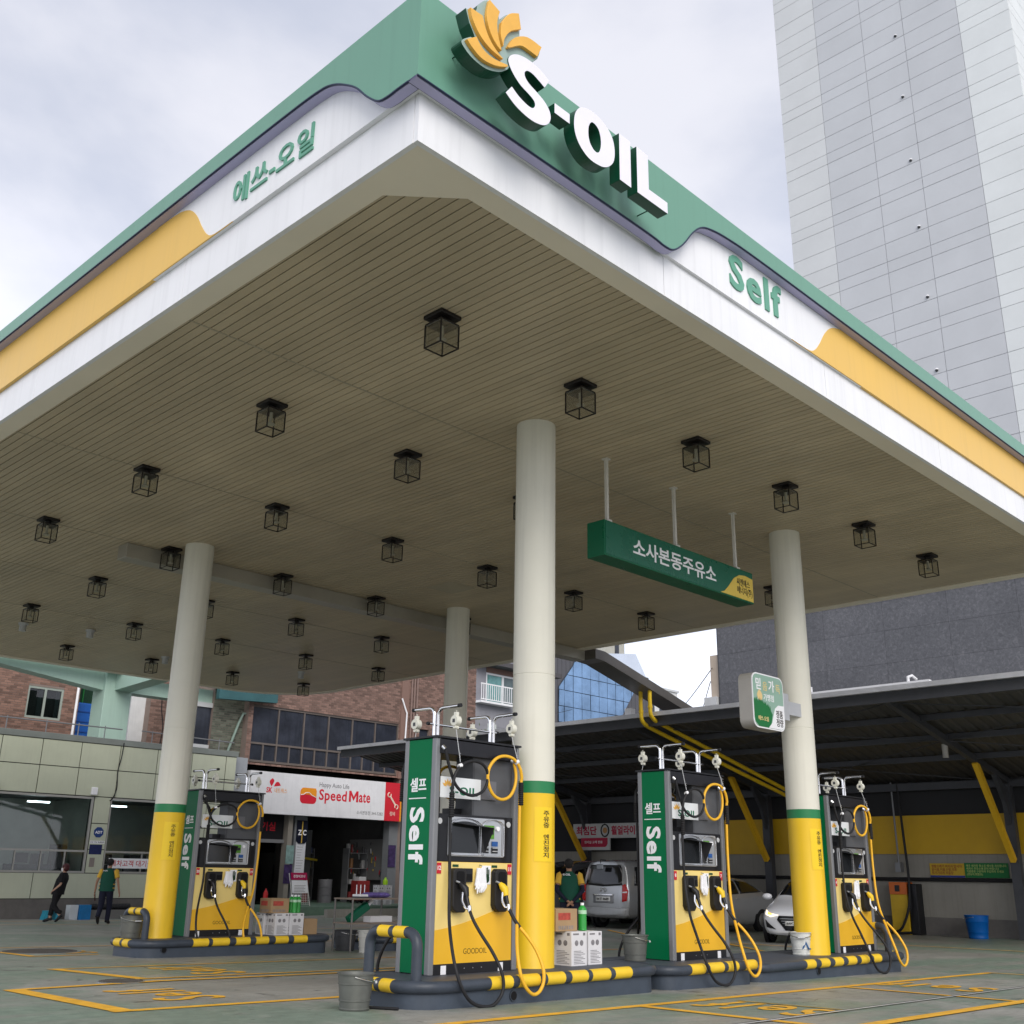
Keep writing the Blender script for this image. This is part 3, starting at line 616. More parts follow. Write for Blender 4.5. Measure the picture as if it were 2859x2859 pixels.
def make_pump(numbers, x, y, z, label, backlen=1.0):
    t = thing('fuel_pump', label, 'fuel pump', (x, y, z))
    MB().box(.03,1.21,.02,.48,0,.10).build('plinth', BLACK, t)
    for px in (.18, .98): MB().box(px,px+.07,.0165,.0205,.004,.085).build('notice', PRINTW, t)
    for px in (.5,.62,.74): MB().cyl((px,.0205,.05), .006, -.004, axis='y', n=8).build('screw', STEEL, t)
    for px in (0, 1.17):
        for py in (0, .43): MB().box(px,px+.07,py,py+.07,0,2.285).build('corner_post', GREY, t, bev=.012)
    gp = MB().box(.004,.03,.07,.43,.012,2.275).build('end_panel', PGRN, t)
    MB().box(1.21,1.236,.07,.43,.012,2.275).build('end_panel', PGRN, t)
    txt('lettering', '셀프', PRINTW, gp, (.004,.262,1.815), (0,-1,0), (0,0,1), h=.14, w=.25, depth=.003, off=.02)
    MB().box(.001,.006,.135,.40,1.674,1.684).build('rule', PRINTW, gp)
    txt('lettering', 'Self', PRINTW, gp, (.004,.262,1.31), (0,0,-1), (0,-1,0), h=.225, w=.56, depth=.003, off=.03, spacing=1.1)
    MB().box(.07,1.17,.03,.47,.10,1.06).build('cabinet', PYEL, t)
    MB().box(.072,1.168,.022,.031,.10,1.058).build('front_panel', PCRM, t)
    wv = [(.072,.10),(1.168,.10),(1.168,.62),(1.02,.605),(.85,.57),(.65,.515),(.45,.47),(.25,.432),(.072,.41)]
    b = MB(); b.prism(wv, XZ(.022), -.003, .004); b.build('yellow_wave', PYEL, t)
    b = MB(); b.box(.072,1.168,.469,.476,.10,1.058); b.build('rear_panel', PCRM, t)
    txt('lettering', 'GOODOIL', mat('print_brown', (.10,.07,.01), .5), t, (.645,.019,.208), (1,0,0), (0,0,1), h=.052, w=.33, depth=.002, off=-.005)
    # display head
    hd = MB().box(.07,1.17,.026,.474,1.06,1.53).build('display_head', mat('display_black', (.008,.008,.010), .3, var=.05, spec=.3), t, bev=.006)
    arch = lambda xa, xb, z0, z1, s_: [(xa,z0),(xb,z0),(xb,z1-s_)] + [(xa+(xb-xa)*(1-i/8), z1-s_+s_*math.sin(math.pi*i/8)**.6) for i in range(1,8)] + [(xa,z1-s_)]
    b = MB(); b.prism(rrect(.22,1.04,1.115,1.505,.02,3), XZ(.026), -.012, .004); b.build('bezel', SILV, hd, bev=.004)
    for xa, xb in ((.225,.69),(.685,1.035)):
        b = MB(); pa = [(p[0], -.002, p[1]) for p in arch(xa+.02, xb-.02, 1.13, 1.495, .055)]
        b.tube(pa, .006, 8, closed=True); b.build('bezel_arch', CHROME, hd, True)
    b = MB(); b.prism(arch(.265,.655,1.15,1.465,.04), XZ(.014), -.004, .003); b.build('screen', SCRN, hd)
    b = MB(); b.add([(.27,.008,1.445),(.66,.008,1.43),(.72,-.15,1.40),(.30,-.13,1.425),(.66,.006,1.155),(.70,-.04,1.16)], [(0,1,2,3),(1,4,5,2)]); so = b.build('sun_visor', BLACK, hd)
    so.modifiers.new('thick', 'SOLIDIFY').thickness = .006
    MB().box(.715,.875,.005,.013,1.30,1.435).build('card_notice', mat('print_leaf_green', (.10,.30,.03), .45, var=.3, scale=30), hd)
    MB().box(.80,.86,-.001,.006,1.345,1.385).build('card_reader', BLACK, hd)
    MB().cyl((.925,.014,1.405), .024, -.02, axis='y', n=18).build('button', PRINTW, hd, 40)
    for xa, ml in ((.71, mat('print_dark', (.03,.025,.03), .4)), (.845, mat('print_blue', (.02,.09,.30), .4, var=.2, scale=30))):
        MB().box(xa,xa+.085,.004,.013,1.225,1.275).build('slot_label', ml, hd)
        MB().box(xa,xa+.085,.002,.013,1.155,1.215).build('slot', BLACK, hd)
        for zz_ in (1.172, 1.205): MB().box(xa+.004,xa+.081,-.001,.004,zz_,zz_+.007).build('slot_lip', LGREY, hd)
    for px in (.105, 1.105): MB().cyl((px,.026,1.455), .030, -.008, axis='y', n=20).build('speaker', LGREY, hd, 40)
    # number plates, hand card, printer
    for px, nm in ((.085, numbers[0]), (1.10, numbers[1])):
        np_ = MB().box(px,px+.055,.014,.0225,.945,1.05).build('number_plate', RED, t)
        txt('lettering', nm, PRINTW, np_, (px+.0275,.014,1.0), (1,0,0), (0,0,1), h=.042, depth=.002, off=.02)
    for px in (.30, .86): MB().box(px,px+.08,.0165,.0225,1.012,1.036).build('grade_label', mat('print_dark_green', (.01,.06,.02), .5), t)
    MB().box(.435,.56,-.012,.0225,.865,1.0).build('printer', BLACK, t, bev=.006)
    MB().box(.447,.548,-.015,-.011,.88,.945).build('printer_slot', mat('deep_dark', (.004,.004,.005), .9, var=0), t)
    MB().box(.715,.845,.017,.0225,.845,1.03).build('glove_card', PRINTW, t)
    b = MB(); b.prism(rrect(.745,.825,.86,.945,.03,3), XZ(.017), -.002, .001)
    for i, (fx, fh) in enumerate(((.748,.985),(.768,1.01),(.789,1.015),(.809,.995))): b.prism(rrect(fx,fx+.015,.93,fh,.006,2), XZ(.017), -.0021-.0001*i, .001)
    b.build('hand_print', mat('print_hand', (.01,.04,.015), .5), t)
    # upper opening
    MB().box(.60,1.17,.045,.085,1.53,2.125).build('rear_screen', mat('upper_grey', (.085,.088,.095), .45, var=.05), t)
    MB().box(.57,.60,.04,.3,1.53,2.125).build('inner_post', DGREY, t)
    MB().box(.42,.60,.2,.34,1.53,1.60).build('pump_fitting', BLACK, t)
    MB().box(.05,1.19,-.012,.512,2.125,2.275).build('header', mat('header_black', (.010,.010,.013), .4, var=.06, spec=.3), t, bev=.006)
    MB().box(-.012,1.252,-.02,.52,2.285,2.305).build('top_plate', BLACK, t)
    sp_ = MB().box(.10,.68,.028,.034,1.69,1.90).build('brand_plate', mat('plate_white', (.72,.74,.75), .3, var=.03), t)
    MB().box(.68,.915,.029,.033,1.70,1.895).build('plate_extension', mat('plate_grey', (.13,.13,.14), .3), t)
    txt('lettering', 'S-OIL', mat('brand_green', (.0,.13,.06), .4), sp_, (.43,.028,1.765), (1,0,0), (0,0,1), h=.085, w=.40, depth=.003, off=.02, spacing=1.08)
    b = MB()
    for i, a in enumerate((150,122,95,68,40)):
        d = Vector((math.cos(R(a)), math.sin(R(a)))); n2 = Vector((-d.y, d.x)); c0 = Vector((.205,1.79))
        pq = [c0+d*.02, c0+d*.055+n2*.014, c0+d*.09, c0+d*.055-n2*.014]; b.prism([(v.x,v.y) for v in pq], XZ(.028), -.003-.0002*i, .001)
    b.build('leaf_emblem', mat('petal_orange', (.78,.42,.07), .35), sp_)
    # hoses, nozzles, boots on both faces
    for back in (False, True):
        fn = lambda P: side_of(P, back)
        for nm, H_, m_, r_ in ((('black_hose', HB, RUB, .0165), ('yellow_hose', HY, HYEL, .0175)) if not back else (('yellow_hose', HB, HYEL, .0165), ('black_hose', HY, RUB, .0175))):
            if back: H_ = [(x_, y_*.9, max(z_, .0) if z_ > .3 else z_) for x_, y_, z_ in H_]
            cut = 4 if H_[0][0] > .5 and not back else 0
            pts = spline(fn(H_[: len(H_)-3] if cut else H_), 5)
            h_ = MB().tube(pts, r_, 10).build(nm, m_, t, True)
            if cut: MB().tube(spline(fn(H_[-4:]), 4), .019, 10).build('hose_cuff', RUB, h_, True)
            k_ = 14 if H_[0][0] < .5 else 13
            a_ = Vector(H_[k_]); z0 = a_.z; sl = MB(); path = []; rad = []
            for i in range(23): path.append((a_.x, a_.y, z0-.011*i)); rad.append(.031 if i % 2 else .024)
            sl.tube(fn(path), rad, 10); sl.build('spring_sleeve', RUB, h_, True)
            MB().tube(fn([(H_[0][0]-.012, H_[0][1]+.03, H_[0][2]+.03), H_[0]]), .022, 10).build('hose_fitting', CHROME, h_, True)
        for bx in (.25, .85):
            b = MB(); pr_ = [(bx+.02,.60),(bx+.06,.575),(bx+.17,.575),(bx+.205,.62),(bx+.205,.70),(bx+.185,.80),(bx+.185,.965),(bx+.155,1.0),(bx+.03,1.0),(bx,.97),(bx,.64)]
            if back: pr_ = [(1.24-a, c) for a, c in pr_][::-1]
            b.prism(pr_, XZ(.022 if not back else .476), *((-.075, 0) if not back else (0, .075))); bo = b.build('nozzle_boot', mat('boot_black', (.016,.015,.015), .5, var=.1), t, bev=.012)
            if not back:
                b = MB(); b.prism(rrect(bx+.045,bx+.15,.80,.97,.025,3), XZ(-.054), -.004, .002); b.build('boot_slot', mat('deep_dark', (.004,.004,.005), .9, var=0), bo)
        for nx, col_, name_, end in ((.30, BLACK, 'nozzle', (.345,-.192,.614)), (.87, mat('nozzle_yellow', (.78,.52,.02), .4), 'nozzle', (.91,-.185,.624))):
            e_ = Vector(end); top = Vector((nx+.01, -.085, .86)); mid = Vector((nx+.045, -.125, .80)); low = e_*.75+mid*.25
            no_ = MB().tube(fn([tuple(top), tuple(top*.5+mid*.5), tuple(mid), tuple(mid*.5+low*.5)]), [.018,.036,.042,.028], 10).build(name_, col_, t, True)
            MB().tube(fn([tuple(mid*.6+low*.4), tuple(low), tuple(e_)]), [.022,.02,.021], 10).build('grip', BLACK, no_, True)
            MB().tube(fn([(nx-.03,-.07,.875), tuple(top)]), .011, 8).build('spout', STEEL, no_, True)
            g_ = spline([tuple(mid+Vector((-.03,.0,-.03))), tuple(mid+Vector((-.04,-.005,-.11))), tuple(low+Vector((-.03,.0,-.04))), tuple(e_+Vector((-.005,0,.01)))], 4)
            MB().tube(fn([tuple(p) for p in g_]), .012, 8).build('trigger_guard', CHROME, no_, True)
            MB().tube(fn([tuple(e_+Vector((0,0,.03))), tuple(e_+Vector((0,-.01,-.03)))]), .021, 10).build('swivel', CHROME, no_, True)
    # chrome hose gallows with four spring balancers
    for px, pb in ((.18, 1), (.235, -1), (1.02, 1), (1.075, -1)):
        ye = .25+.335*pb; pth = [(px,.25,2.29),(px,.25,2.56)]
        for i in range(1, 6): a = R(18*i); pth.append((px, .25+pb*(.075*(1-math.cos(a))), 2.555+.075*math.sin(a)))
        pth.append((px, ye, 2.632)); g = MB().tube(pth, .0175, 10).build('hose_arm', CHROME, t, True)
        MB().tube([(px,ye-.02*pb,2.632),(px,ye+.02*pb,2.632)], .021, 10).build('end_cap', RUB, g, True)
        yb = ye-.05*pb
        bal = MB(); bal.tube([(px-.035,yb,2.475),(px+.03,yb,2.475)], .054, 16); bal.tube([(px-.028,yb,2.41),(px+.028,yb,2.405)], .02, 8); bal.box(px-.018,px+.018,yb-.02,yb+.02,2.52,2.565)
        bal = bal.build('balancer', IVORY, t, 40)
        MB().tube([(px,yb,2.575),(px,yb+.016,2.59),(px,yb,2.607),(px,yb-.016,2.59)], .005, 6, closed=True).build('hook_ring', IVORY, bal)
        MB().box(px-.0385,px-.0365,yb-.018,yb+.018,2.455,2.492).build('maker_plate', DGREY, bal)
        tgt = {(.235,-1): (.25,-.10,2.0), (1.075,-1): (1.095,-.105,2.105), (.18,1): (.16,.6,2.04), (1.02,1): (.94,.6,2.03)}[(px,pb)]
        MB().tube([(px,yb,2.40), (tgt[0],tgt[1],tgt[2]+.05)], .004, 6).build('wire', LGREY, bal)
        for i in range(4):
            q_ = tgt[2]+.06+.028*i; MB().tube([(tgt[0],tgt[1],q_-.016),(tgt[0]+.009,tgt[1],q_),(tgt[0],tgt[1],q_+.016),(tgt[0]-.009,tgt[1],q_)], .004, 6, closed=True).build('chain_link', CHROME, bal)
        MB().tube([(tgt[0]-.02,tgt[1],tgt[2]),(tgt[0]+.02,tgt[1],tgt[2]+.015)], .0225, 10).build('hose_clip', PRINTW, bal, True)
    MB().tube([(.10,.25,2.455),(1.13,.25,2.455)], .0125, 10).build('cross_bar', CHROME, t, True)
    for px in (.095, 1.135): MB().tube([(px-.015,.25,2.455),(px+.015,.25,2.455)], .019, 10).build('bar_cap', RUB, t, True)
    return t
make_pump(('12','11'), 7.51, 8.40, .245, 'green and yellow fuel pump between a guard hoop and a yellow column')
make_pump(('8','7'), 11.52, 8.40, .215, 'green and yellow fuel pump with a galvanised bucket at its green end')
make_pump(('4','3'), 15.67, 8.42, .155, 'green and yellow fuel pump half hidden by the column with the paint pail')
make_pump(('20','19'), 9.54, 16.50, .165, 'green and yellow fuel pump on the island in front of the office')

# white work gloves hung on each pump front
GLOVE = mat('cotton_white', (.80,.80,.82), .8, var=.05, scale=30, bump=.3, bscale=120)
def gloves(x, y, z, which, seed):
    rnd = random.Random(seed); t = thing('glove_bundle', 'bundle of white cotton gloves hung on the pump %s' % which, 'gloves', (x, y, z), group=None)
    MB().tube([(0,.01,.30),(.01,-.02,.29)], .005, 6).build('hook', STEEL, t)
    for k_ in range(3):
        ox = (k_-1)*.032; oy = -.02-.012*(k_ % 2); b = MB(); tl = rnd.uniform(-.15,.15)
        b.prism([(p[0]+ox+tl*(.28-p[1])*.4, p[1]) for p in semi([(-.03,.27),(.03,.27),(.034,.20),(.045,.13),(.042,.09),(-.042,.09),(-.045,.13),(-.034,.20)], [0,1], 3)], XZ(oy), -.012, .008); b.build('cuff', GLOVE, t, 40, bev=.004)
        for f_ in range(5):
            fx = -.034+.017*f_+ox; ln = (.055,.085,.095,.085,.06)[f_]*rnd.uniform(.85,1.1); s0 = tl*.08
            MB().tube([(fx,oy-.004,.12),(fx+s0+rnd.uniform(-.006,.006),oy-.012,.12-ln*.5),(fx+2*s0+rnd.uniform(-.012,.012),oy-.010,.12-ln)], [.0105,.010,.0065], 7).build('finger', GLOVE, t, True)
gloves(8.18, 8.40, .245+.735, 'behind the guard hoop', 1); gloves(12.19, 8.40, .215+.735, 'with the galvanised bucket', 2); gloves(16.34, 8.42, .155+.735, 'beside the paint pail column', 3); gloves(10.21, 16.5, .165+.735, 'in front of the office', 4)

# ================================================================== BUCKETS, BOXES, BOTTLES
GALV = mat('galvanised_grey', (.16,.165,.15), .5, .5, var=.12, scale=7)
def bucket(label, x, y, z, r, h, m=GALV, handle_az=-60, rim=True, seed=0):
    t = thing('bucket', label, 'bucket', (x, y, z)); r0 = r*.78
    b = MB(); pr_ = [(.001,.006),(r0,.006),(r0,0),(r0+.004,.004)]
    for i, (f_, g_) in enumerate(((.06,.006),(.08,0),(.25,0),(.26,.005),(.29,.005),(.30,0),(.7,0),(.71,.005),(.74,.005),(.75,0),(.96,0))): pr_.append((r0+(r-r0)*f_+g_, h*f_))
    pr_ += [(r+.008,h*.965),(r+.010,h),(r-.004,h),(r-.008,h*.9),(r0,.02),(.001,.02)]
    b.lathe((0,0,0), pr_, 32); b.build('body', m, t, 40)
    a = R(handle_az); d = Vector((math.cos(a), math.sin(a), 0)); n_ = Vector((-d.y, d.x, 0)); P = []
    for i in range(11): q = math.pi*i/10; P.append(n_*(r+.012)*math.cos(q)+d*((r+.02)*math.sin(q))+Vector((0,0,h*.93-.05*math.sin(q))))
    MB().tube(P, .006, 6).build('handle', CHROME, t, True)
    MB().tube([P[5]-n_*.05, P[5]+n_*.05], .011, 8).build('grip', LGREY, t, True)
    return t
bucket('grey galvanised bucket on the floor at the island end by the guard hoop', 6.60, 8.36, G(6.6,8.36), .165, .31, handle_az=-40)
bucket('grey galvanised bucket on the island at the green end of the middle pump', 11.17, 8.72, .215, .16, .30, handle_az=-50)
bucket('grey galvanised bucket on the island inside the hoop by the left column', 8.66, 16.62, .165, .18, .33, handle_az=-90)
bucket('dark plastic bucket under the metal shelf table', 12.62, 16.35, G(12.6,16.3), .20, .34, DGREY)
bucket('blue plastic tub against the shelter back wall', 29.3, 11.82, G(29.3,11.8), .29, .56, mat('tub_blue', (.0,.10,.38), .45, var=.08), 100)
t = bucket('dirty white paint pail on the island beside the column', 14.90, 8.60, .155, .15, .31, mat('pail_white', (.62,.63,.60), .5, var=.22, scale=8), 215)
b = MB()
for poly in ([(-.06,.08),(-.035,.08),(.0,.15),(-.005,.215)], [(.0,.15),(.035,.08),(.06,.08),(-.005,.215)], [(.03,.10),(.075,.10),(.075,.08),(.035,.08)]):
    a = R(228); nr = Vector((math.cos(a), math.sin(a), 0)); rg = Vector((-nr.y, nr.x, 0)); b.add([tuple(nr*(.1255+.115*c*.34)+rg*(x_+.03)+Vector((0,0,c))) for x_, c in poly], [tuple(range(len(poly)))])
b.build('triangle_logo', mat('logo_blue', (.03,.10,.24), .5), t)

KRAFT = mat('kraft_card', (.36,.24,.13), .75, var=.08, scale=6)
CARDW = mat('white_card', (.66,.65,.66), .6, var=.04, scale=5)
INK = mat('ink_grey', (.22,.21,.22), .6, var=.3, scale=25)
def carton(label, x, y, z, w_, d_, h_, m, rz=0, prints=True, redp=False, group=None, tall=True):
    t = thing('carton', label, 'box', (x, y, z), R(rz), group)
    MB().box(-w_/2,w_/2,-d_/2,d_/2,0,h_).build('box', m, t, bev=.004)
    MB().box(-w_/2,w_/2,-.004,.004,h_-.0005,h_+.0012).build('tape', mat('tape', (.45,.36,.22), .35), t)
    if prints:
        ff = lambda a, c, q: (a, -d_/2+q, c); sf = lambda a, c, q: (-w_/2+q, -a, c)
        for F_, hw in ((ff, w_/2), (sf, d_/2)):
            b = MB(); L_ = []
            if redp:
                L_ = [(-.75,.55,.1,.82)]; b.prism([(-.78*hw,h_*.5),(.35*hw,h_*.5),(.35*hw,h_*.82),(-.78*hw,h_*.82)], F_, -.0016, .001); b.build('red_print', mat('ink_red', (.42,.07,.05), .6, var=.3, scale=25), t)
                b = MB()
                for i in range(9): b.box(*(lambda p0, p1: (min(p0[0],p1[0]), max(p0[0],p1[0]), min(p0[1],p1[1]), max(p0[1],p1[1]), p0[2], p1[2]))(F_(-.75*hw+i*.16*hw, h_*.08, -.0016), F_(-.75*hw+i*.16*hw+.08*hw, h_*.25, .001)))
                b.build('barcode_print', INK, t)
            else:
                for i in range(9): 
                    z0 = h_*(.06+.045*i); a0 = -.7*hw; a1 = hw*(.75-.25*((i*37) % 3)); 
                    b.prism([(a0,z0),(a1,z0),(a1,z0+h_*.018),(a0,z0+h_*.018)], F_, -.0014, .001)
                b.prism([(-.8*hw,h_*.90),(-.05*hw,h_*.90),(-.05*hw,h_*.95),(-.8*hw,h_*.95)], F_, -.0014, .001); b.prism([(.5*hw,h_*.88),(.8*hw,h_*.88),(.8*hw,h_*.96),(.5*hw,h_*.96)], F_, -.0014, .001)
                for q_ in (-.35, .3):
                    b.prism(rrect(q_*hw-.03,q_*hw+.03,h_*.58,h_*.58+.06,.029,3), F_, -.0014, .001)
                b.build('printed_text', INK, t)
    return t
BOTG = mat('washer_fluid_green', (.03,.30,.05), .18, var=.1, scale=9); BOTL = mat('bottle_label', (.42,.66,.45), .45, var=.25, scale=20)
def bottle(label, x, y, z, h=.30, r=.048, group=None):
    t = thing('bottle', label, 'bottle', (x, y, z), 0, group); b = MB(); pr_ = [(.001,0),(r,.004)]
    for i in range(6): pr_ += [(r,h*(.06+.085*i)),(r*.93,h*(.085+.085*i))]
    pr_ += [(r,h*.60),(r,h*.74),(r*.92,h*.80),(r*.5,h*.88),(r*.36,h*.91),(r*.36,h*.92)]
    b.lathe((0,0,0), pr_, 20); b.build('body', BOTG, t, 50)
    MB().lathe((0,0,0), [(r*1.012,h*.60),(r*1.012,h*.735)], 20).build('label_band', BOTL, t, True)
    MB().lathe((0,0,0), [(r*.42,h*.91),(r*.42,h*1.0),(.001,h*1.0)], 14).build('cap', PRINTW, t, 40)
    return t
# by pump 12/11
zt = .245
carton('tall white card can box with printed instructions, under the red printed carton', 9.72, 8.50, zt, .26, .26, .355, CARDW)
carton('tall white card can box next to the box with a dark handle hole', 10.02, 8.52, zt, .24, .26, .35, CARDW)
carton('white card can box tucked behind the yellow column foot', 9.62, 8.86, zt, .26, .26, .355, CARDW)
carton('brown kraft carton with red print stacked on white can boxes', 9.60, 8.66, zt+.357, .36, .42, .235, KRAFT, redp=True)
MB().box(-.05,.05,-.1315,-.129,.315,.335)
bottle('green washer fluid bottle standing beside the red printed carton', 9.95, 8.52, zt+.352, .30, .05)
bottle('green bottle behind the red printed carton, nearer the yellow column', 9.62, 8.98, zt+.357, .30)
bottle('green bottle behind the red printed carton, next to the lone bottle', 9.80, 8.99, zt+.357, .30)
# by pump 20/19
zt = .165
for i, (xx, yy) in enumerate(((11.16,16.34),(11.44,16.30))): carton('white can box with printed instructions on the island on the office side island', xx, yy, zt, .27, .24, .345, CARDW, group='white can boxes on the office side island')
carton('white can box with printed instructions on the island on the office side island', 11.12, 16.62, zt, .27, .24, .345, CARDW, group='white can boxes on the office side island')
carton('open low brown carton beside the white can boxes on the office side island', 11.76, 16.36, zt, .28, .26, .25, KRAFT, prints=False)
carton('brown carton with dark label stacked on white can boxes on the office side island', 11.14, 16.45, zt+.347, .36, .34, .235, KRAFT, redp=True)
for i, (xx, yy) in enumerate(((11.42,16.26),(11.52,16.30),(11.43,16.37),(11.53,16.40))): bottle('green washer fluid bottle in a cluster of four on white can boxes', xx, yy, zt+.347, .29, .046, group='four green bottles on the office side island')
# black pipe end on the ground by bucket
t = thing('pipe_stub', 'short black rusty pipe lying by the galvanised bucket', 'pipe', (6.80, 8.26, G(6.8,8.26)+.014)); MB().tube([(-.03,.10,0),(.10,-.16,0)], .013, 8).build('pipe', RUB, t, True); MB().tube([(-.05,.14,0),(-.03,.10,0)], .017, 8).build('rusty_end', mat('rust', (.20,.08,.03), .8), t, True)

# ================================================================== KIOSK
KP = mat('kiosk_panel_cream', (.52,.545,.42), .38, var=.06, scale=.9, streak=.05)
KJ = mat('joint_dark', (.03,.03,.025), .8)
KC = mat('cornice_grey', (.20,.22,.205), .5, var=.1)
ALU = mat('aluminium', (.42,.41,.38), .4, .5, var=.05)
KY = 34.6
kiosk = thing('kiosk', 'low cream panelled station office with two wide windows and grey cornice', 'building', (0, KY, 0))
g0 = -.36
# core
b = MB(); b.box(8,21.32,.03,.3,3.36,5.06); b.box(8,21.32,.03,.3,g0,1.03); b.box(16.2,16.78,.03,.3,1.03,3.36); b.box(19.35,21.32,.03,.3,1.03,3.36); b.box(8,9.0,.03,.3,1.03,3.36); b.build('wall', KJ, kiosk)
MB().box(7.9,21.36,-.03,.45,5.055,5.25).build('cornice', KC, kiosk, bev=.01)
MB().box(8,21.32,-.01,.03,g0,.262).build('plinth', mat('plinth_grey', (.14,.13,.12), .6, var=.15, scale=3), kiosk)
def kp(x0, x1, z0, z1): MB().box(x0+.013,x1-.013,-.003,.028,z0+.013,z1-.013).build('wall_panel', KP, kiosk, bev=.004)
vx = [8,9.25,10.5,11.76,13.03,14.29,15.56,16.89,18.24,19.55,20.89,21.32]
for a, c in zip(vx, vx[1:]):
    kp(a, c, 3.38, 4.24); kp(a, c, 4.24, 5.05)
for a, c in zip([8,10.2,12.4,14.6,16.8,19.0], [10.2,12.4,14.6,16.8,19.0,21.32]): kp(a, c, .27, 1.03)
for z0, z1 in ((1.03,1.75),(1.75,2.55),(2.55,3.38)):
    kp(16.22, 16.78, z0, z1); kp(19.37, 20.3, z0, z1); kp(20.3, 21.32, z0, z1)
def kwin(x0, x1, mull, lower):
    w_ = thing('window', None, None, (0,0,0)); w_.parent = kiosk
    b = MB(); f_ = .045
    b.box(x0,x1,.0,.08,3.30,3.365); b.box(x0,x1,-.01,.09,1.03,1.09); b.box(x0,x1,.0,.08,1.66,1.72); b.box(x0,x0+f_,.002,.078,1.09,3.30); b.box(x1-f_*1.6,x1,.002,.078,1.09,3.30)
    for q in lower: b.box(q-.02,q+.02,.004,.076,1.09,1.66)
    b.build('frame', ALU, w_)
    for a, c in zip([x0]+mull, mull+[x1]): MB().box(a+.02,c-.02,.03,.036,1.72,3.30).build('pane', GLASSC, w_)
    lw = [x0]+lower+[x1]
    for i, (a, c) in enumerate(zip(lw, lw[1:])): MB().box(a+.02,c-.02,.03,.036,1.09,1.66).build('pane', GLASSC, w_)
kwin(9.0, 16.2, [13.0], [11.2,12.4,13.95,14.75,15.5]); kwin(16.78, 19.36, [], [18.1])
# room inside
RW = mat('room_wall', (.50,.55,.49), .6, var=.12, scale=1.5)
b = MB(); b.box(8,21.3,3.4,3.5,g0,3.5); b.box(8,8.1,.3,3.4,g0,3.5); b.box(21.2,21.3,.3,3.4,g0,3.5); b.box(16.4,16.5,.3,3.4,g0,3.36); b.build('room_wall', RW, kiosk)
MB().box(8,21.3,.3,3.4,3.37,3.5).build('room_ceiling', mat('ceiling_dim', (.25,.27,.26), .8), kiosk); MB().box(8,21.3,.3,3.4,g0,-.05).build('room_floor', mat('room_floor', (.12,.12,.11), .5), kiosk)
MB().box(7.9,21.35,.3,4.0,5.05,5.1).build('roof', KC, kiosk)
TUBE = mat('fluorescent_tube', (.9,.95,1), .4, var=0, emit=(.85,.95,1.0), estr=8)
for px, wd in ((14.55,.7),(10.9,.7),(17.35,.55)): MB().box(px,px+wd,1.1,1.17,3.16,3.20).build('ceiling_light', TUBE, kiosk)
MB().box(13.35,14.05,3.36,3.40,1.95,2.95).build('picture_frame', mat('frame_sage', (.16,.2,.17), .5), kiosk); MB().box(13.47,13.93,3.345,3.37,2.08,2.82).build('picture', mat('painting', (.06,.12,.20), .5, var=1.2, scale=7), kiosk)
for a, c, h_ in ((13.1,13.9,1.35),(14.3,15.6,1.28),(15.7,16.1,1.9),(17.1,17.8,1.3),(18.3,18.9,1.62)): MB().box(a,c,1.2,1.7,-.05,h_).build('counter', mat('counter_dark', (.05,.06,.065), .5, var=.3, scale=4), kiosk, bev=.02)
for a, zz_ in ((14.5,1.30),(15.0,1.28),(17.3,1.32)):
    MB().box(a,a+.4,1.3,1.36,zz_,zz_+.32).build('monitor', BLACK, kiosk)
# notices on the pier
b = MB(); b.prism([(16.5+.17*math.cos(R(22.5+45*i)), 2.28+.17*math.sin(R(22.5+45*i))) for i in range(8)], XZ(-.003), -.012, 0); ad = b.build('alarm_sign', mat('sign_blue', (.015,.05,.20), .35), kiosk); txt('lettering', 'ADT', PRINTW, ad, (16.5,-.015,2.28), (1,0,0),(0,0,1), h=.085, w=.24, depth=.002, off=.03)
cv = MB().box(16.25,16.74,-.006,0,1.93,2.02).build('camera_notice', PRINTW, kiosk); txt('lettering', 'CC TV 녹화중', DARKTXT, cv, (16.495,-.006,1.975), (1,0,0),(0,0,1), h=.055, w=.46, depth=.002, off=.01)
nb_ = MB().box(16.26,16.68,-.006,0,1.60,1.90).build('blue_notice', mat('sign_navy', (.012,.02,.10), .4, var=.4, scale=18), kiosk)
MB().box(16.32,16.48,-.02,0,1.22,1.50).build('switch_box', mat('switch_grey', (.26,.22,.20), .5), kiosk)
MB().box(16.05,16.25,-.10,-.003,3.42,3.66).build('wall_speaker', PRINTW, kiosk, bev=.02)
MB().box(13.02,13.12,-.10,-.003,3.42,3.62).build('wall_speaker', PRINTW, kiosk, bev=.02)
bn = MB().box(16.95,18.7,-.03,-.02,1.19,1.50).build('banner', PRINTW, kiosk); txt('lettering', '세차고객 대기실', RED, bn, (17.75,-.03,1.345), (1,0,0),(0,0,1), h=.19, w=1.45, depth=.002, off=.008)
MB().tube(spline([(16.95,-.05,5.15),(16.93,-.04,4.7),(16.86,-.04,4.2),(16.90,-.04,3.7),(16.80,-.05,3.35),(16.72,-.03,3.28)], 5), .018, 6).build('cable', RUB, kiosk, True)
# roof railing
for px in (12.2,13.1,14.35,15.4,16.3,18.0,19.2,20.6): MB().tube([(px,.1,5.24),(px,.1,5.66)], .018, 6).build('railing_post', GREY, kiosk)
MB().tube([(9,.1,5.60),(16.9,.1,5.60)], .022, 6).build('railing', GREY, kiosk); MB().tube([(17.6,.1,5.62),(21.2,.1,5.56)], .022, 6).build('railing', GREY, kiosk)

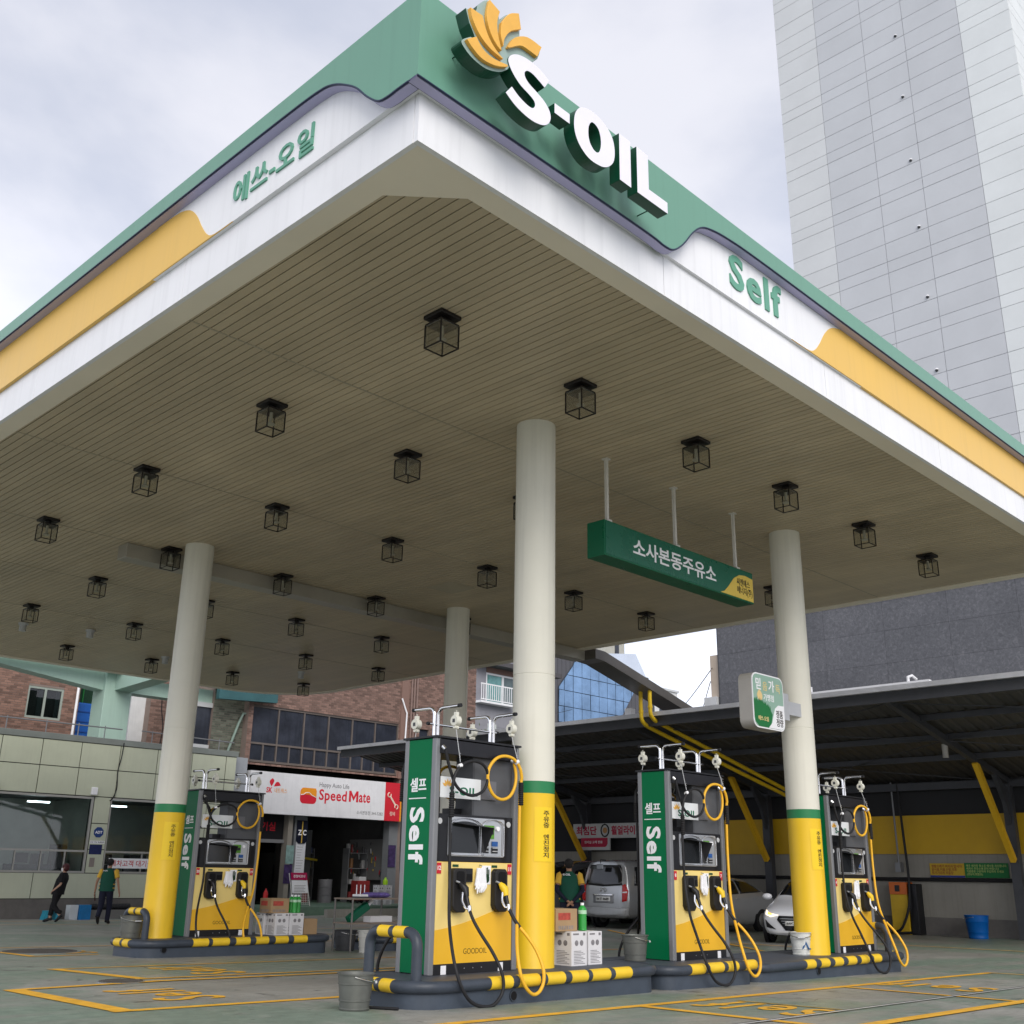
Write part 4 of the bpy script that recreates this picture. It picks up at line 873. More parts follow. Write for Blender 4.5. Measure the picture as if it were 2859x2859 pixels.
# mint concrete frame over the kiosk
MINT = mat('mint_paint', (.36,.50,.43), .55, var=.05, scale=.6, streak=.08)
fr = thing('concrete_frame', 'mint green painted concrete post and beams rising behind the office roof', 'building', (17.0, 36, 5.0))
MB().box(-.5,.48,-.45,.45,.1,2.9).build('post', MINT, fr, bev=.02)
b = MB(); b.prism([(-7,2.75),(-.5,1.98),(-.5,2.6),(-7,3.3)], XZ(-.3), 0, .6); b.build('beam', MINT, fr)
b = MB(); b.prism([(-.45,2.0),(-6.0,2.22),(-6.0,2.7),(-.45,2.6)], lambda a, c, d: (.15+d, a, c), -.3, .3); b.build('beam', MINT, fr)
MB().box(.48,6.0,-.3,.3,2.0,2.5).build('beam', MINT, fr); MB().box(-7.0,6,-.9,-.55,2.55,2.8).build('beam', MINT, fr)

# ================================================================== BRICK WALLS
MORT = mat('mortar', (.23,.18,.155), .9, var=.1, scale=6)
def brick_mat(name, c):
    if name in MATS: return MATS[name]
    m = bpy.data.materials.new(name); m.use_nodes = True; t = m.node_tree; p = t.nodes['Principled BSDF']; n = t.nodes.new; k = t.links.new
    ge = n('ShaderNodeNewGeometry'); rp_ = n('ShaderNodeValToRGB'); k(ge.outputs['Random Per Island'], rp_.inputs['Fac'])
    rp_.color_ramp.elements[0].color = (c[0]*.6, c[1]*.6, c[2]*.6, 1); rp_.color_ramp.elements[1].color = (c[0]*1.3, c[1]*1.3, c[2]*1.3, 1)
    k(rp_.outputs['Color'], p.inputs['Base Color']); p.inputs['Roughness'].default_value = .85; MATS[name] = m; return m
BR1 = brick_mat('red_brick', (.21,.12,.09)); BR2 = brick_mat('rose_brick', (.20,.122,.098)); BR3 = brick_mat('mossy_brick', (.12,.13,.10))
def brick_wall(parent, x0, x1, z0, z1, holes, m, bw=.235, bh=.082, y=0.0, face='y', back=True):
    """a wall of single bricks, recessed joints; holes = (x0,x1,z0,z1)"""
    b = MB(); r = 0; z = z0
    while z < z1-.01:
        x = x0 - (bw/2 if r % 2 else 0)
        while x < x1:
            a = max(x, x0); c = min(x+bw-.014, x1); q0, q1 = z, min(z+bh-.014, z1)
            segs = [(a, c)]
            for h0, h1, k0, k1 in holes:
                if q1 > k0 and q0 < k1:
                    ns_ = []
                    for s0, s1 in segs:
                        if s1 <= h0 or s0 >= h1: ns_.append((s0, s1))
                        else:
                            if s0 < h0-.02: ns_.append((s0, h0))
                            if s1 > h1+.02: ns_.append((h1, s1))
                    segs = ns_
            for s0, s1 in segs:
                if s1-s0 < .03: continue
                d = random.uniform(-.014,-.009)
                v = [(s0,d,q0),(s1,d,q0),(s1,d,q1),(s0,d,q1),(s0,0,q0),(s1,0,q0),(s1,0,q1),(s0,0,q1)]
                if face == 'x': v = [(yy_, -xx_, zz_) for xx_, yy_, zz_ in v]
                b.add(v, [(0,1,2,3),(3,2,6,7),(1,0,4,5),(0,3,7,4),(2,1,5,6)])
            x += bw
        z += bh; r += 1
    o = b.build('brickwork', m, parent); o['kind'] = 'stuff'
    return o
def wall_core(parent, x0, x1, z0, z1, holes, y0=.0, y1=.4, m=MORT):
    """solid wall with rectangular openings"""
    b = MB(); xs_ = sorted({x0, x1, *[h[0] for h in holes], *[h[1] for h in holes]}); zs_ = sorted({z0, z1, *[h[2] for h in holes], *[h[3] for h in holes]})
    for a, c in zip(xs_, xs_[1:]):
        for e_, f_ in zip(zs_, zs_[1:]):
            if any(h[0] <= (a+c)/2 <= h[1] and h[2] <= (e_+f_)/2 <= h[3] for h in holes): continue
            if a >= x0 and c <= x1: b.box(a, c, y0, y1, e_, f_)
    b.build('wall', m, parent)
CURT = mat('curtain_mint', (.40,.58,.52), .8, var=.2, scale=9); DGLS = glass('dim_window', (.35,.38,.40), 1.2, .03)
# house behind kiosk, left
hA = thing('brick_house', 'red brick house with a curtained window behind the station office', 'building', (0, 40, 0))
hol = [(15.68,17.0,6.34,7.5)]
wall_core(hA, 9, 17.62, -.4, 10.5, hol); brick_wall(hA, 11.5, 17.62, 5.2, 8.6, hol, BR1)
MB().box(15.68,17.0,.30,.4,6.34,7.5).build('room_dark', mat('room_dark', (.05,.055,.06), .8), hA)
wn = MB(); wn.box(15.68,17.0,.02,.10,7.42,7.5); wn.box(15.68,17.0,.02,.10,6.34,6.42); wn.box(15.68,15.75,.02,.10,6.42,7.42); wn.box(16.93,17.0,.02,.10,6.42,7.42); wn.box(16.3,16.38,.02,.10,6.42,7.42); wn = wn.build('window', mat('frame_grey_green', (.30,.34,.30), .5), hA)
for a, c in ((15.75,16.3),(16.38,16.93)): MB().box(a,c,.06,.066,6.42,7.42).build('pane', DGLS, wn)
for a, c in ((16.12,16.28),(16.78,16.92)): MB().box(a,c,.12,.16,6.42,7.42).build('curtain', CURT, wn)
MB().tube([(17.5,-.08,5.4),(17.5,-.08,8.6)], .05, 8).build('downpipe', PRINTW, hA, True)
MB().box(11,17.7,-.25,.02,5.25,5.42).build('ledge', LGREY, hA)
MB().box(9,17.7,-.1,8,10.5,10.7).build('roof', KC, hA)
# blue tarpaulin tank on roof
tk = thing('water_tank', 'blue roof tank standing between the brick houses', 'tank', (18.35, 41.0, 5.2)); MB().box(-.75,.65,-.4,.5,.3,2.0).build('tank', mat('tank_blue', (.01,.09,.36), .45, var=.15), tk, bev=.06); MB().box(-.8,.7,-.45,.55,-5.5,.3).build('stand', DGREY, tk)
for q in range(4): MB().box(-.76,.66,-.43,-.40,.5+.38*q,.54+.38*q).build('rib', mat('tank_blue_dark', (.01,.06,.26), .5), tk)
nt_ = thing('net_screen', 'dark green netting screen hung above the blue roof tank', 'net', (18.4, 41.6, 7.0)); MB().box(-1.0,.9,0,.03,-.1,2.4).build('net', mat('net_green', (.01,.04,.02), .9, var=.4, scale=14), nt_)
for q in (-1.0,.05,.9): MB().tube([(q,-.02,-2.2),(q,-.02,2.4)], .03, 6).build('pole', mat('pole_green', (.01,.16,.03), .5), nt_)
ws = thing('white_gable', 'narrow white rendered gable wall between the two brick houses', 'building', (19.75, 39.6, 0)); MB().box(-.25,.35,0,4,-.4,9).build('wall', mat('render_white', (.62,.62,.62), .7, var=.08, streak=.1), ws); MB().box(-.3,.4,-.05,4,9,9.15).build('coping', KC, ws)
hC = thing('brick_house', 'rose brick gable house between the white gable and the workshop', 'building', (0, 39.2, 0)); wall_core(hC, 20.1, 24.5, -.4, 9.5, []); brick_wall(hC, 20.1, 24.5, 5.2, 8.6, [], BR2)
MB().tube(spline([(20.5,-.05,8.6),(20.55,-.05,7.2),(20.7,-.05,6.4),(20.6,-.05,5.3)], 5), .02, 6).build('cable', RUB, hC, True)
MB().box(20.0,24.6,-.1,5,9.5,9.7).build('roof', KC, hC)

# ================================================================== WORKSHOP BUILDING
wsx = thing('workshop', 'rose brick workshop building with dark window band, white shop sign and open garage', 'building', (0, 35.2, 0))
hol = [(22.2,29.3,5.03,7.12),(22.0,29.5,-.5,4.9),(30.45,31.0,6.7,7.05)]
wall_core(wsx, 22.0, 33.75, -.5, 13, hol); brick_wall(wsx, 22.0, 33.75, 4.92, 10.8, hol, BR2)
# soldier course below the band, pilaster lines
MB().box(29.35,29.75,-.06,.0,4.9,12).build('pilaster', BR2, wsx)
WGL = mat('dusty_window_glass', (.035,.04,.055), .12, var=.35, scale=1.2, streak=.3)
wb_ = thing('window_band', None, None, (0,0,0)); wb_.parent = wsx
BRZ = mat('bronze_frame', (.16,.135,.12), .45, .3)
b = MB(); b.box(22.2,29.3,.04,.16,7.05,7.12); b.box(22.2,29.3,.04,.16,5.68,5.75); b.box(22.2,29.3,.04,.16,5.03,5.10)
ux = [22.2,23.38,24.56,25.74,26.92,28.1,29.3]
for q in ux: b.box(max(22.2,q-.03),min(29.3,q+.03),.042,.158,5.10,7.05)
for q in ux[:-1]: b.box(q+.56,q+.62,.044,.156,5.10,5.68)
b.build('frame', BRZ, wb_)
for a, c in zip(ux, ux[1:]):
    MB().box(a+.03,c-.03,.09,.10,5.75,7.05).build('pane', WGL, wb_); MB().box(a+.03,a+.56,.09,.10,5.10,5.68).build('pane', WGL, wb_); MB().box(a+.62,c-.03,.10,.11,5.10,5.68).build('pane', WGL, wb_)
MB().box(30.45,31.0,.1,.12,6.7,7.05).build('small_window', WGL, wsx)
MB().tube([(29.57,-.12,6.15),(29.62,-.12,7.6),(29.32,-.12,8.2)], .035, 8).build('white_pipe', PRINTW, wsx, True)
for q in (29.9,30.05,30.2): MB().tube([(q,-.06,4.9),(q,-.06,11)], .045, 8).build('downpipe', mat('pipe_rose', (.22,.15,.13), .6), wsx, True)
# mossy pier and dark window to the left of band
pr_ = thing('mossy_pier', None, None, (0,0,0)); pr_.parent = wsx
MB().box(20.72,22.15,.35,1.6,-.4,8.4).build('pier_core', MORT, pr_); brick_wall(pr_, 20.72, 22.15, 5.0, 8.4, [], BR3).location = (0,.35,0)
MB().box(20.1,20.74,.5,.6,5.5,6.85).build('dark_window', WGL, wsx); MB().box(20.05,20.8,.42,.5,6.85,7.02).build('window_hood', LGREY, wsx); MB().box(20.05,20.8,.42,.5,5.38,5.5).build('window_sill', LGREY, wsx)
MB().tube([(21.35,.2,5.2),(21.75,.2,6.4),(21.9,.2,6.75),(22.3,.2,6.8)], .05, 8).build('green_pipe', mat('pipe_mint', (.20,.27,.23), .5), wsx, True)
TEAL = mat('teal_sheet', (.035,.105,.115), .55, var=.15)
b = MB(); b.prism([(20.4,7.07),(22.9,7.2),(22.9,7.6),(20.4,7.5)], XZ(-.5), 0, .2); b.build('teal_gutter', TEAL, wsx)
# grey pier next kiosk
MB().box(21.45,22.0,-.25,.4,-.4,5.1).build('grey_pier', mat('pier_bluegrey', (.34,.36,.39), .5), wsx)
# shop sign
sg = MB().box(22.05,28.42,-.42,-.02,3.18,4.67).build('sign_box', mat('sign_white', (.70,.70,.72), .35, var=.06, streak=.08), wsx)
MB().box(28.42,29.22,-.42,-.02,3.17,4.67).build('sign_red', RED, sg); MB().box(29.22,29.5,-.42,-.02,3.17,4.67).build('sign_orange', mat('sign_orange', (.75,.28,.02), .4), sg)
RW1 = (1,0,0); UZ = (0,0,1); SRED = mat('logo_red', (.60,.02,.04), .4)
txt('lettering', 'Speed', SRED, sg, (25.83,-.42,3.93), RW1, UZ, h=.53, w=1.32, depth=.004, off=.02, spacing=1.06)
b = MB(); b.prism([(26.60,3.80),(26.70,3.80),(26.70,4.06),(26.83,3.84),(26.96,4.06),(26.96,3.80),(27.06,3.80),(27.06,4.22),(26.96,4.22),(26.83,4.00),(26.70,4.22),(26.60,4.22)], XZ(-.42), -.004, .001); b.build('lettering', SRED, sg)
txt('lettering', 'ate', SRED, sg, (27.38,-.42,3.98), RW1, UZ, h=.36, w=.56, depth=.004, off=.02, spacing=1.06)
txt('lettering', 'Happy Auto Life', mat('sign_ink', (.18,.18,.19), .5), sg, (25.87,-.42,4.34), RW1, UZ, h=.22, w=1.42, depth=.004, off=0)
txt('lettering', '소사본동점 344-5282', mat('sign_ink', (.18,.18,.19), .5), sg, (27.68,-.42,3.42), RW1, UZ, h=.15, w=1.32, depth=.004, off=0)
txt('lettering', '네트웍스', mat('sign_orange', (.75,.28,.02), .4), sg, (23.42,-.42,4.02), RW1, UZ, h=.17, w=.56, depth=.004, off=0); txt('lettering', 'SK', SRED, sg, (22.92,-.42,4.02), RW1, UZ, h=.2, w=.26, depth=.004, off=.03)
b = MB(); b.prism(semi([(23.0,4.15),(23.1,4.35),(23.02,4.45),(22.9,4.32)], [0,2]), XZ(-.42), -.004, .001); b.prism(semi([(23.1,4.15),(23.4,4.2),(23.3,4.32),(23.18,4.3)], [0,1]), XZ(-.42), -.0045, .001); b.build('wing_logo', SRED, sg)
b = MB(); b.prism(rrect(24.3,25.05,3.62,4.2,.16), XZ(-.42), -.005, .001); b.build('car_logo', SRED, sg)
b = MB(); b.prism([(24.302,3.94),(24.302,4.05),(24.36,4.17),(24.5,4.2),(25.0,4.2),(25.048,4.1),(25.048,3.86),(24.86,3.9),(24.7,3.96),(24.55,3.96)], XZ(-.42), -.007, .0); b.build('car_logo_top', mat('sign_orange', (.75,.28,.02), .4), sg)
MB().tube([(24.32,-.43,3.93),(24.45,-.43,3.95),(24.55,-.43,4.02),(24.7,-.43,4.03),(24.85,-.43,3.93),(25.03,-.43,3.87)], .014, 6).build('car_logo_line', PRINTW, sg)
b = MB(); b.bar((28.68,-.428,4.13),(28.98,-.428,3.78),.02,.07); b.build('wrench_handle', mat('wrench_pale', (.72,.58,.48), .5), sg)
for cx, cz, a0 in ((28.64,4.18,60),(29.02,3.73,240)):
    MB().tube([(cx+.085*math.cos(R(a0+30+i*30)), -.43, cz+.085*math.sin(R(a0+30+i*30))) for i in range(11)], .024, 6).build('wrench_jaw', mat('wrench_pale', (.72,.58,.48), .5), sg, True)
txt('lettering', '정비', mat('wrench_pale', (.72,.58,.48), .5), sg, (28.83,-.42,3.45), RW1, UZ, h=.17, w=.28, depth=.004, off=.01)
# garage interior
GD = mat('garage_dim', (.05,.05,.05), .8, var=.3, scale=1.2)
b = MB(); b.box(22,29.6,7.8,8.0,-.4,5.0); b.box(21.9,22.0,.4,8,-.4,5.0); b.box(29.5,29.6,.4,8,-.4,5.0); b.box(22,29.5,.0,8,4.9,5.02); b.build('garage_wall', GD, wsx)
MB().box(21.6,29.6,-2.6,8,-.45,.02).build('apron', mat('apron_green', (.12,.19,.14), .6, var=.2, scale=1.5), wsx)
YB0 = mat('tool_yellow', (.4,.3,.05), .5)
DG2 = mat('door_grey', (.09,.095,.10), .5, var=.12)
b = MB(); b.box(24.45,25.0,-.02,.35,.02,3.2); b.build('grey_pillar', mat('pillar_grey', (.17,.18,.19), .5, var=.1), wsx)
b = MB(); b.box(24.1,24.3,-.1,.3,.02,3.2); b.build('door_post', mat('post_beige', (.24,.22,.19), .5), wsx)
MB().box(22.0,24.1,.2,.3,2.25,3.2).build('transom', BLACK, wsx); MB().box(22.0,24.1,.1,.34,2.18,2.30).build('door_head', GREY, wsx)
txt('lettering', '대기실', RED, wsx, (23.25,.2,2.76), RW1, UZ, h=.32, w=.95, depth=.01, off=.01)
MB().box(22.0,24.1,.25,.3,.02,2.18).build('door', glass('dark_door_glass', (.12,.13,.14), 1.2), wsx)
MB().box(29.05,29.5,-.02,.35,.02,3.2).build('grey_pillar', mat('pillar_grey', (.17,.18,.19), .5, var=.1), wsx)
zp = MB().box(24.55,24.98,-.05,-.02,.92,3.0).build('price_board', mat('board_white', (.60,.61,.64), .5, var=.05), wsx)
b = MB(); b.prism([(24.52,2.28),(24.62,2.18),(24.9,2.18),(25.0,2.28),(25.0,3.02),(24.52,3.02)], XZ(-.05), -.03, 0); zh = b.build('board_head', mat('board_navy', (.006,.008,.02), .4), wsx); txt('lettering', 'ZIC', PRINTW, zh, (24.76,-.08,2.58), RW1, UZ, h=.2, w=.38, depth=.004, off=.03)
MB().box(24.735,24.775,-.088,-.079,2.2,2.98).build('gold_bar', mat('gold', (.55,.36,.06), .4), zh)
for i in range(12): MB().box(24.60,24.60+.33*(.5+.5*((i*29) % 7)/7),-.0525,-.05,1.0+.095*i,1.012+.095*i).build('text_line', INK, zp)
MB().box(24.08,24.42,-.12,-.10,1.45,2.1).build('poster', mat('poster_mint', (.22,.34,.32), .5, var=.3, scale=6), wsx); MB().box(24.05,24.4,-.12,-.10,.75,1.42).build('poster', mat('poster_purple', (.05,.03,.10), .5, var=.6, scale=5), wsx); MB().box(29.05,29.42,-.05,-.02,1.4,2.25).build('poster', mat('poster_purple', (.05,.03,.10), .5, var=.6, scale=5), wsx)
# workshop clutter: shelves with parts, tyre rack, hoist
for px, py, nm in ((25.7,5.4,'dim steel can shelf behind the blue oil drum in the garage'),(26.9,6.2,'dim steel can shelf against the back wall of the garage'),(28.0,4.4,'dim steel can shelf behind the grey oil drum in the garage'),(28.9,1.9,'steel can shelf beside the red trolley in the garage')):
    sh = thing('tool_shelf', nm, 'shelf', (px, 35.2+py, .02), group='shelves inside the garage')
    for z in (.1,.7,1.3,1.9): MB().box(-.5,.5,-.2,.2,z,z+.03).build('shelf_board', GREY, sh)
    for sx in (-.5,.47): MB().box(sx,sx+.03,-.2,.2,0,2.1).build('upright', GREY, sh)
    for z in (.13,.73,1.33,1.93):
        for q in range(5):
            if random.random() < .25: continue
            rr_ = random.uniform(.04,.095); cc = random.choice([(.22,.03,.03),(.22,.17,.05),(.04,.06,.16),(.3,.3,.3),(.2,.1,.04),(.12,.12,.13),(.5,.5,.48),(.06,.06,.065)])
            MB().cyl((-.4+.2*q,0,z), rr_, random.uniform(.15,.4), n=10).build('can', mat('can_%d_%d' % (int(cc[0]*100), int(cc[1]*100)), cc, .5), sh)
# a pegboard of tools, oil drums and a trolley close to the garage mouth
pg = thing('tool_board', 'dim pegboard crowded with hand tools on the garage side wall', 'tool board', (29.45, 37.0, .9)); MB().box(-.04,0,-1.2,1.2,0,1.6).build('board', mat('peg_grey', (.16,.16,.16), .7), pg)
for q in range(34):
    yy_, zz_ = random.uniform(-1.1,1.1), random.uniform(.1,1.4); b = MB(); b.bar((-.06,yy_,zz_),(-.06,yy_+random.uniform(-.06,.06),zz_+random.uniform(.08,.22)),.02,random.uniform(.02,.06)); b.build('hand_tool', random.choice([STEEL, RED, DGREY, LGREY, YB0]), pg)
for q, (px, py, cc) in enumerate(((26.0,37.2,'blue'),(26.65,37.6,'red'),(27.3,36.9,'grey'))):
    dr = thing('oil_drum', 'dim %s steel oil drum inside the garage' % cc, 'drum', (px, py, .02)); MB().lathe((0,0,0), [(.001,0),(.28,0),(.28,.28),(.295,.29),(.28,.3),(.28,.58),(.295,.59),(.28,.6),(.28,.86),(.27,.88),(.001,.87)], 20).build('drum', mat('drum_'+cc, {'blue': (.02,.05,.14), 'red': (.2,.03,.03), 'grey': (.14,.14,.15)}[cc], .5, var=.15), dr, 40); MB().cyl((.12,0,.87), .03, .02, n=10).build('bung', STEEL, dr)
tr = thing('tool_trolley', 'red tool trolley with drawers inside the garage mouth', 'trolley', (28.3, 35.9, .02)); MB().box(-.3,.3,-.22,.22,.12,.85).build('cabinet', mat('trolley_red', (.26,.03,.03), .4), tr, bev=.01)
for q in range(4): MB().box(-.28,.28,-.235,-.22,.16+.17*q,.30+.17*q).build('drawer', mat('trolley_red', (.26,.03,.03), .4), tr, bev=.004)
for sx in (-.25,.25):
    for sy in (-.18,.18): MB().cyl((sx,sy-.02,.06), .06, .04, axis='y', n=12).build('castor', BLACK, tr)
MB().box(-.2,.15,-.15,.1,.85,1.0).build('tray', LGREY, tr)
ho = thing('car_hoist', 'yellow armed lift post deep inside the garage', 'hoist', (27.4, 38.5, .02)); MB().box(-.15,.15,-.15,.15,0,2.8).build('post', DG2, ho); b = MB(); b.bar((-.9,-.3,1.75),(.5,-.1,1.62),.08,.08); b.build('arm', mat('hoist_yellow', (.5,.38,.02), .5), ho)
# items in front of the garage
def boxes_stack():
    for i in range(2):
        for j in range(2):
            t = carton('white battery carton, %s of the stack, at the garage entrance on the %s' % (('bottom', 'top')[j], ('waiting room side', 'lime jug side')[i]), 27.88+.36*i, 34.2, .02+.36*j, .34, .3, .35, CARDW, group='battery cartons at the garage entrance')
boxes_stack()
cn = thing('jerry_can', 'lime green jug standing on the white battery cartons', 'jug', (28.18, 34.2, .745)); MB().lathe((0,0,0), [(.001,0),(.09,0),(.1,.05),(.095,.16),(.04,.22),(.035,.27),(.001,.27)], 14).build('body', mat('lime', (.35,.62,.02), .4), cn, 50)
st = thing('notice_stand', 'white wire floor stand with crimson header and printed notice before the garage', 'sign stand', (23.72, 33.5, .02))
WIRE = mat('wire_white', (.66,.64,.60), .4, var=.05)
def tl(z): return -.12*z   # slight lean to the left going up
b = MB()
for sx in (-.36,.36): b.tube([(sx+.10,0,0),(sx+tl(1.1),0.05,1.1)], .014, 6)
for z in (.06,.12,.18,.24,.30,.36,.42): b.tube([(-.34+.1-z*.18,0,z),(.34+.1-z*.18,0,z)], .006, 5)
for q in range(7): b.tube([(-.3+.1*q+.08,0,.05),(-.3+.1*q+.03,0,.42)], .005, 5)
b.build('frame', WIRE, st)
for z0, z1, m_, n_ in ((.44,.86,PRINTW,'notice'),(.88,1.12,mat('crimson', (.42,.01,.08), .45),'header')):
    b = MB(); b.add([(-.34+.08-z0*.18,-.015,z0),(.34+.08-z0*.18,-.015,z0),(.34+.08-z1*.18,-.015,z1),(-.34+.08-z1*.18,-.015,z1)], [(0,1,2,3)]); o = b.build(n_, m_, st); o.modifiers.new('thick', 'SOLIDIFY').thickness = .01
txt('lettering', '경정비코너', PRINTW, st, (-.10,-.016,1.0), RW1, UZ, h=.10, w=.5, depth=.003, off=.02)
for i in range(5): MB().box(-.28,.20-.06*(i % 2),-.02,-.014,.48+.05*i,.492+.05*i).build('text_line', INK, st)
ex = thing('fire_extinguisher', 'red fire extinguisher by the waiting room door', 'extinguisher', (22.55, 33.9, .02)); MB().lathe((0,0,0), [(.001,0),(.08,0),(.085,.03),(.085,.42),(.05,.5),(.025,.53),(.025,.58),(.001,.58)], 14).build('cylinder', mat('extinguisher_red', (.5,.02,.02), .35), ex, 50); MB().tube([(0,0,.56),(.09,0,.5),(.1,0,.2)], .012, 6).build('hose', RUB, ex, True)
wc = thing('water_cooler', 'beige water cooler with bottle in the waiting room doorway', 'cooler', (22.5, 34.9, .02)); MB().box(-.17,.17,-.16,.16,0,1.0).build('body', mat('cooler_beige', (.26,.25,.22), .5), wc, bev=.02); MB().lathe((0,0,1.0), [(.05,0),(.06,.05),(.13,.1),(.13,.38),(.001,.4)], 16).build('water_bottle', mat('bottle_blue', (.05,.07,.12), .2), wc, 50)

# ================================================================== CAR SHELTER
XW, XF = 30.0, 23.3
def ZR(x): return 5.06+(x-XF)*(3.72-5.06)/(XW-XF)          # roof underside
shel = thing('car_shelter', 'long dark steel car shelter with lean-to roof and yellow braces', 'shelter', (0,0,0))
DST = mat('shelter_steel', (.065,.067,.075), .5, .2, var=.15)
ROOFM = mat('roof_sheet_under', (.085,.08,.075), .5, .2, var=.15, scale=1.5)
# corrugated roof: individual troughs are geometry
b = MB(); P = []; y = 4.0
vs = []; fs = []; i = 0
while y < 30.6:
    for dy, dz in ((0,0),(.16,0),(.20,.045),(.26,.045),(.30,0)):
        vs += [(XF-.25, y+dy, ZR(XF-.25)+.10+dz), (XW+.3, y+dy, ZR(XW+.3)+.10+dz)]
    y += .30
n_ = len(vs)//2; b.add(vs, [(2*k, 2*k+1, 2*k+3, 2*k+2) for k in range(n_-1) if abs(vs[2*k+2][1]-vs[2*k][1]) > 1e-6 or True]); b.build('roof_sheet', ROOFM, shel)
MB().box(XF-.30,XF-.16,4.0,30.7,ZR(XF)-.10,ZR(XF)+.22).build('front_beam', DST, shel)
MB().box(XF-.42,XF-.30,4.0,30.75,ZR(XF)+.14,ZR(XF)+.25).build('gutter', mat('gutter_white', (.55,.55,.57), .4, .3, var=.1), shel)
for px in (24.7, 26.15, 27.75): MB().box(px-.05,px+.05,4.0,30.6,ZR(px)-.05,ZR(px)+.09).build('purlin', DST, shel)
MB().box(XW-.35,XW-.25,4.0,30.6,ZR(XW)-.15,ZR(XW)+.05).build('purlin', DST, shel)
YB_ = mat('brace_yellow', (.72,.42,.02), .45, var=.08)
bays = [3.58, 10.78, 17.97, 25.16]
for q in bays[0:]:
    b = MB(); b.bar((XF-.2,q,ZR(XF-.2)-.06),(XW-.3,q,ZR(XW-.3)-.06),.14,.16); b.build('rafter', DST, shel)
    b = MB(); b.box(XW-.45,XW-.25,q-.12,q+.12,G(XW,q)-.02,ZR(XW)-.1); b.build('post', DST, shel)
    b = MB(); b.bar((XW-.5,q,1.72),(27.75,q,ZR(27.75)-.12),.13,.15); b.build('brace', YB_, shel)
    b = MB(); b.prism([(XW-.45,2.6),(XW-.45,3.5),(29.0,ZR(29.0)-.1),(28.8,ZR(28.8)-.1),(29.3,3.2)], XZ(q), -.05, .05); b.build('gusset', DST, shel)
for q0, q1 in zip(bays, bays[1:]):
    for xa, xb in ((XF,26.15),(26.15,XW-.3)):
        MB().tube([(xa,q0,ZR(xa)-.05),(xb,q1,ZR(xb)-.05)], .012, 6).build('tie_rod', DST, shel); MB().tube([(xa,q1,ZR(xa)-.07),(xb,q0,ZR(xb)-.07)], .012, 6).build('tie_rod', DST, shel)
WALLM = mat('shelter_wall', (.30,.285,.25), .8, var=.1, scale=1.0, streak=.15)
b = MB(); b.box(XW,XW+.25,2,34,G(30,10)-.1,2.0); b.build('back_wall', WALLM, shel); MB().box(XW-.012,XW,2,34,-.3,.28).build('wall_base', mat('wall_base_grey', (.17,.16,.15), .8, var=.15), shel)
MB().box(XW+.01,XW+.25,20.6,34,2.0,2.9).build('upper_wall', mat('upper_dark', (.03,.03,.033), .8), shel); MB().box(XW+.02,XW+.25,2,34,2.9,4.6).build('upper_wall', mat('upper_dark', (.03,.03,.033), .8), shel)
MB().box(XW-.08,XW-.0,2,20.6,1.90,2.92).build('yellow_band', mat('band_yellow', (.62,.37,.012), .5, var=.08, scale=.8), shel)
MB().tube([(XW-.1,2,1.24),(XW-.1,24,1.24)], .05, 8).build('pipe_run', RUB, shel); 
MB().box(XW+.2,XW+.3,22,34,-.3,2.5).build('far_wall', WALLM, shel)
b = MB(); b.box(22.9,33,30.7,30.9,-.3,0.0); b.build('end_kerb', WALLM, shel)
MB().box(XF-.33,XF-.2,9.7,14.0,ZR(XF)+.26,ZR(XF)+.31).build('conduit', PRINTW, shel); MB().box(XF-.36,XF-.15,12.6,12.85,ZR(XF)+.25,ZR(XF)+.46).build('conduit_box', PRINTW, shel); MB().box(XF-.36,XF-.15,17.9,18.1,ZR(XF)+.25,ZR(XF)+.43).build('conduit_box', PRINTW, shel)
MB().tube([(XF-.25,10.2,ZR(XF)+.3),(XF-.25,10.2,ZR(XF)+.42),(XF-.15,10.15,ZR(XF)+.46),(XF-.05,10.1,ZR(XF)+.38)], .035, 8).build('conduit_elbow', PRINTW, shel, True)
MB().cyl((26.3,10.9,ZR(26.3)-.42), .07, .32, n=12).build('lamp', mat('lamp_grey', (.4,.38,.35), .5), shel, 40)
# yellow gas pipes
for dx, dy, k_ in ((0,17.40,16.5),(0,17.10,16.45)):
    t = thing('gas_pipe', 'yellow gas pipe dropping past the beam and running under the shelter roof', 'pipe', (0,0,0), group='yellow gas pipes')
    zz0 = 5.02 if dy > 17.2 else 5.12
    MB().tube(spline([(XF-.55,dy,5.92),(XF-.55,dy,zz0+.35),(XF-.45,dy,zz0+.02),(23.6,dy,zz0-.18),(25.6,dy*.7+k_*.3-.02,(zz0-.18)*.68+(3.18 if dy > 17.2 else 3.30)*.32),(29.8,k_,3.18 if dy > 17.2 else 3.30)], 6), .055, 10).build('pipe', mat('gas_yellow', (.75,.50,.02), .4), t, True)
    for q in ((XF-.55,zz0+.3),): MB().tube([(q[0],dy,q[1]-.03),(q[0],dy,q[1]+.03)], .066, 10).build('coupling', mat('gas_yellow', (.75,.50,.02), .4), t, True)
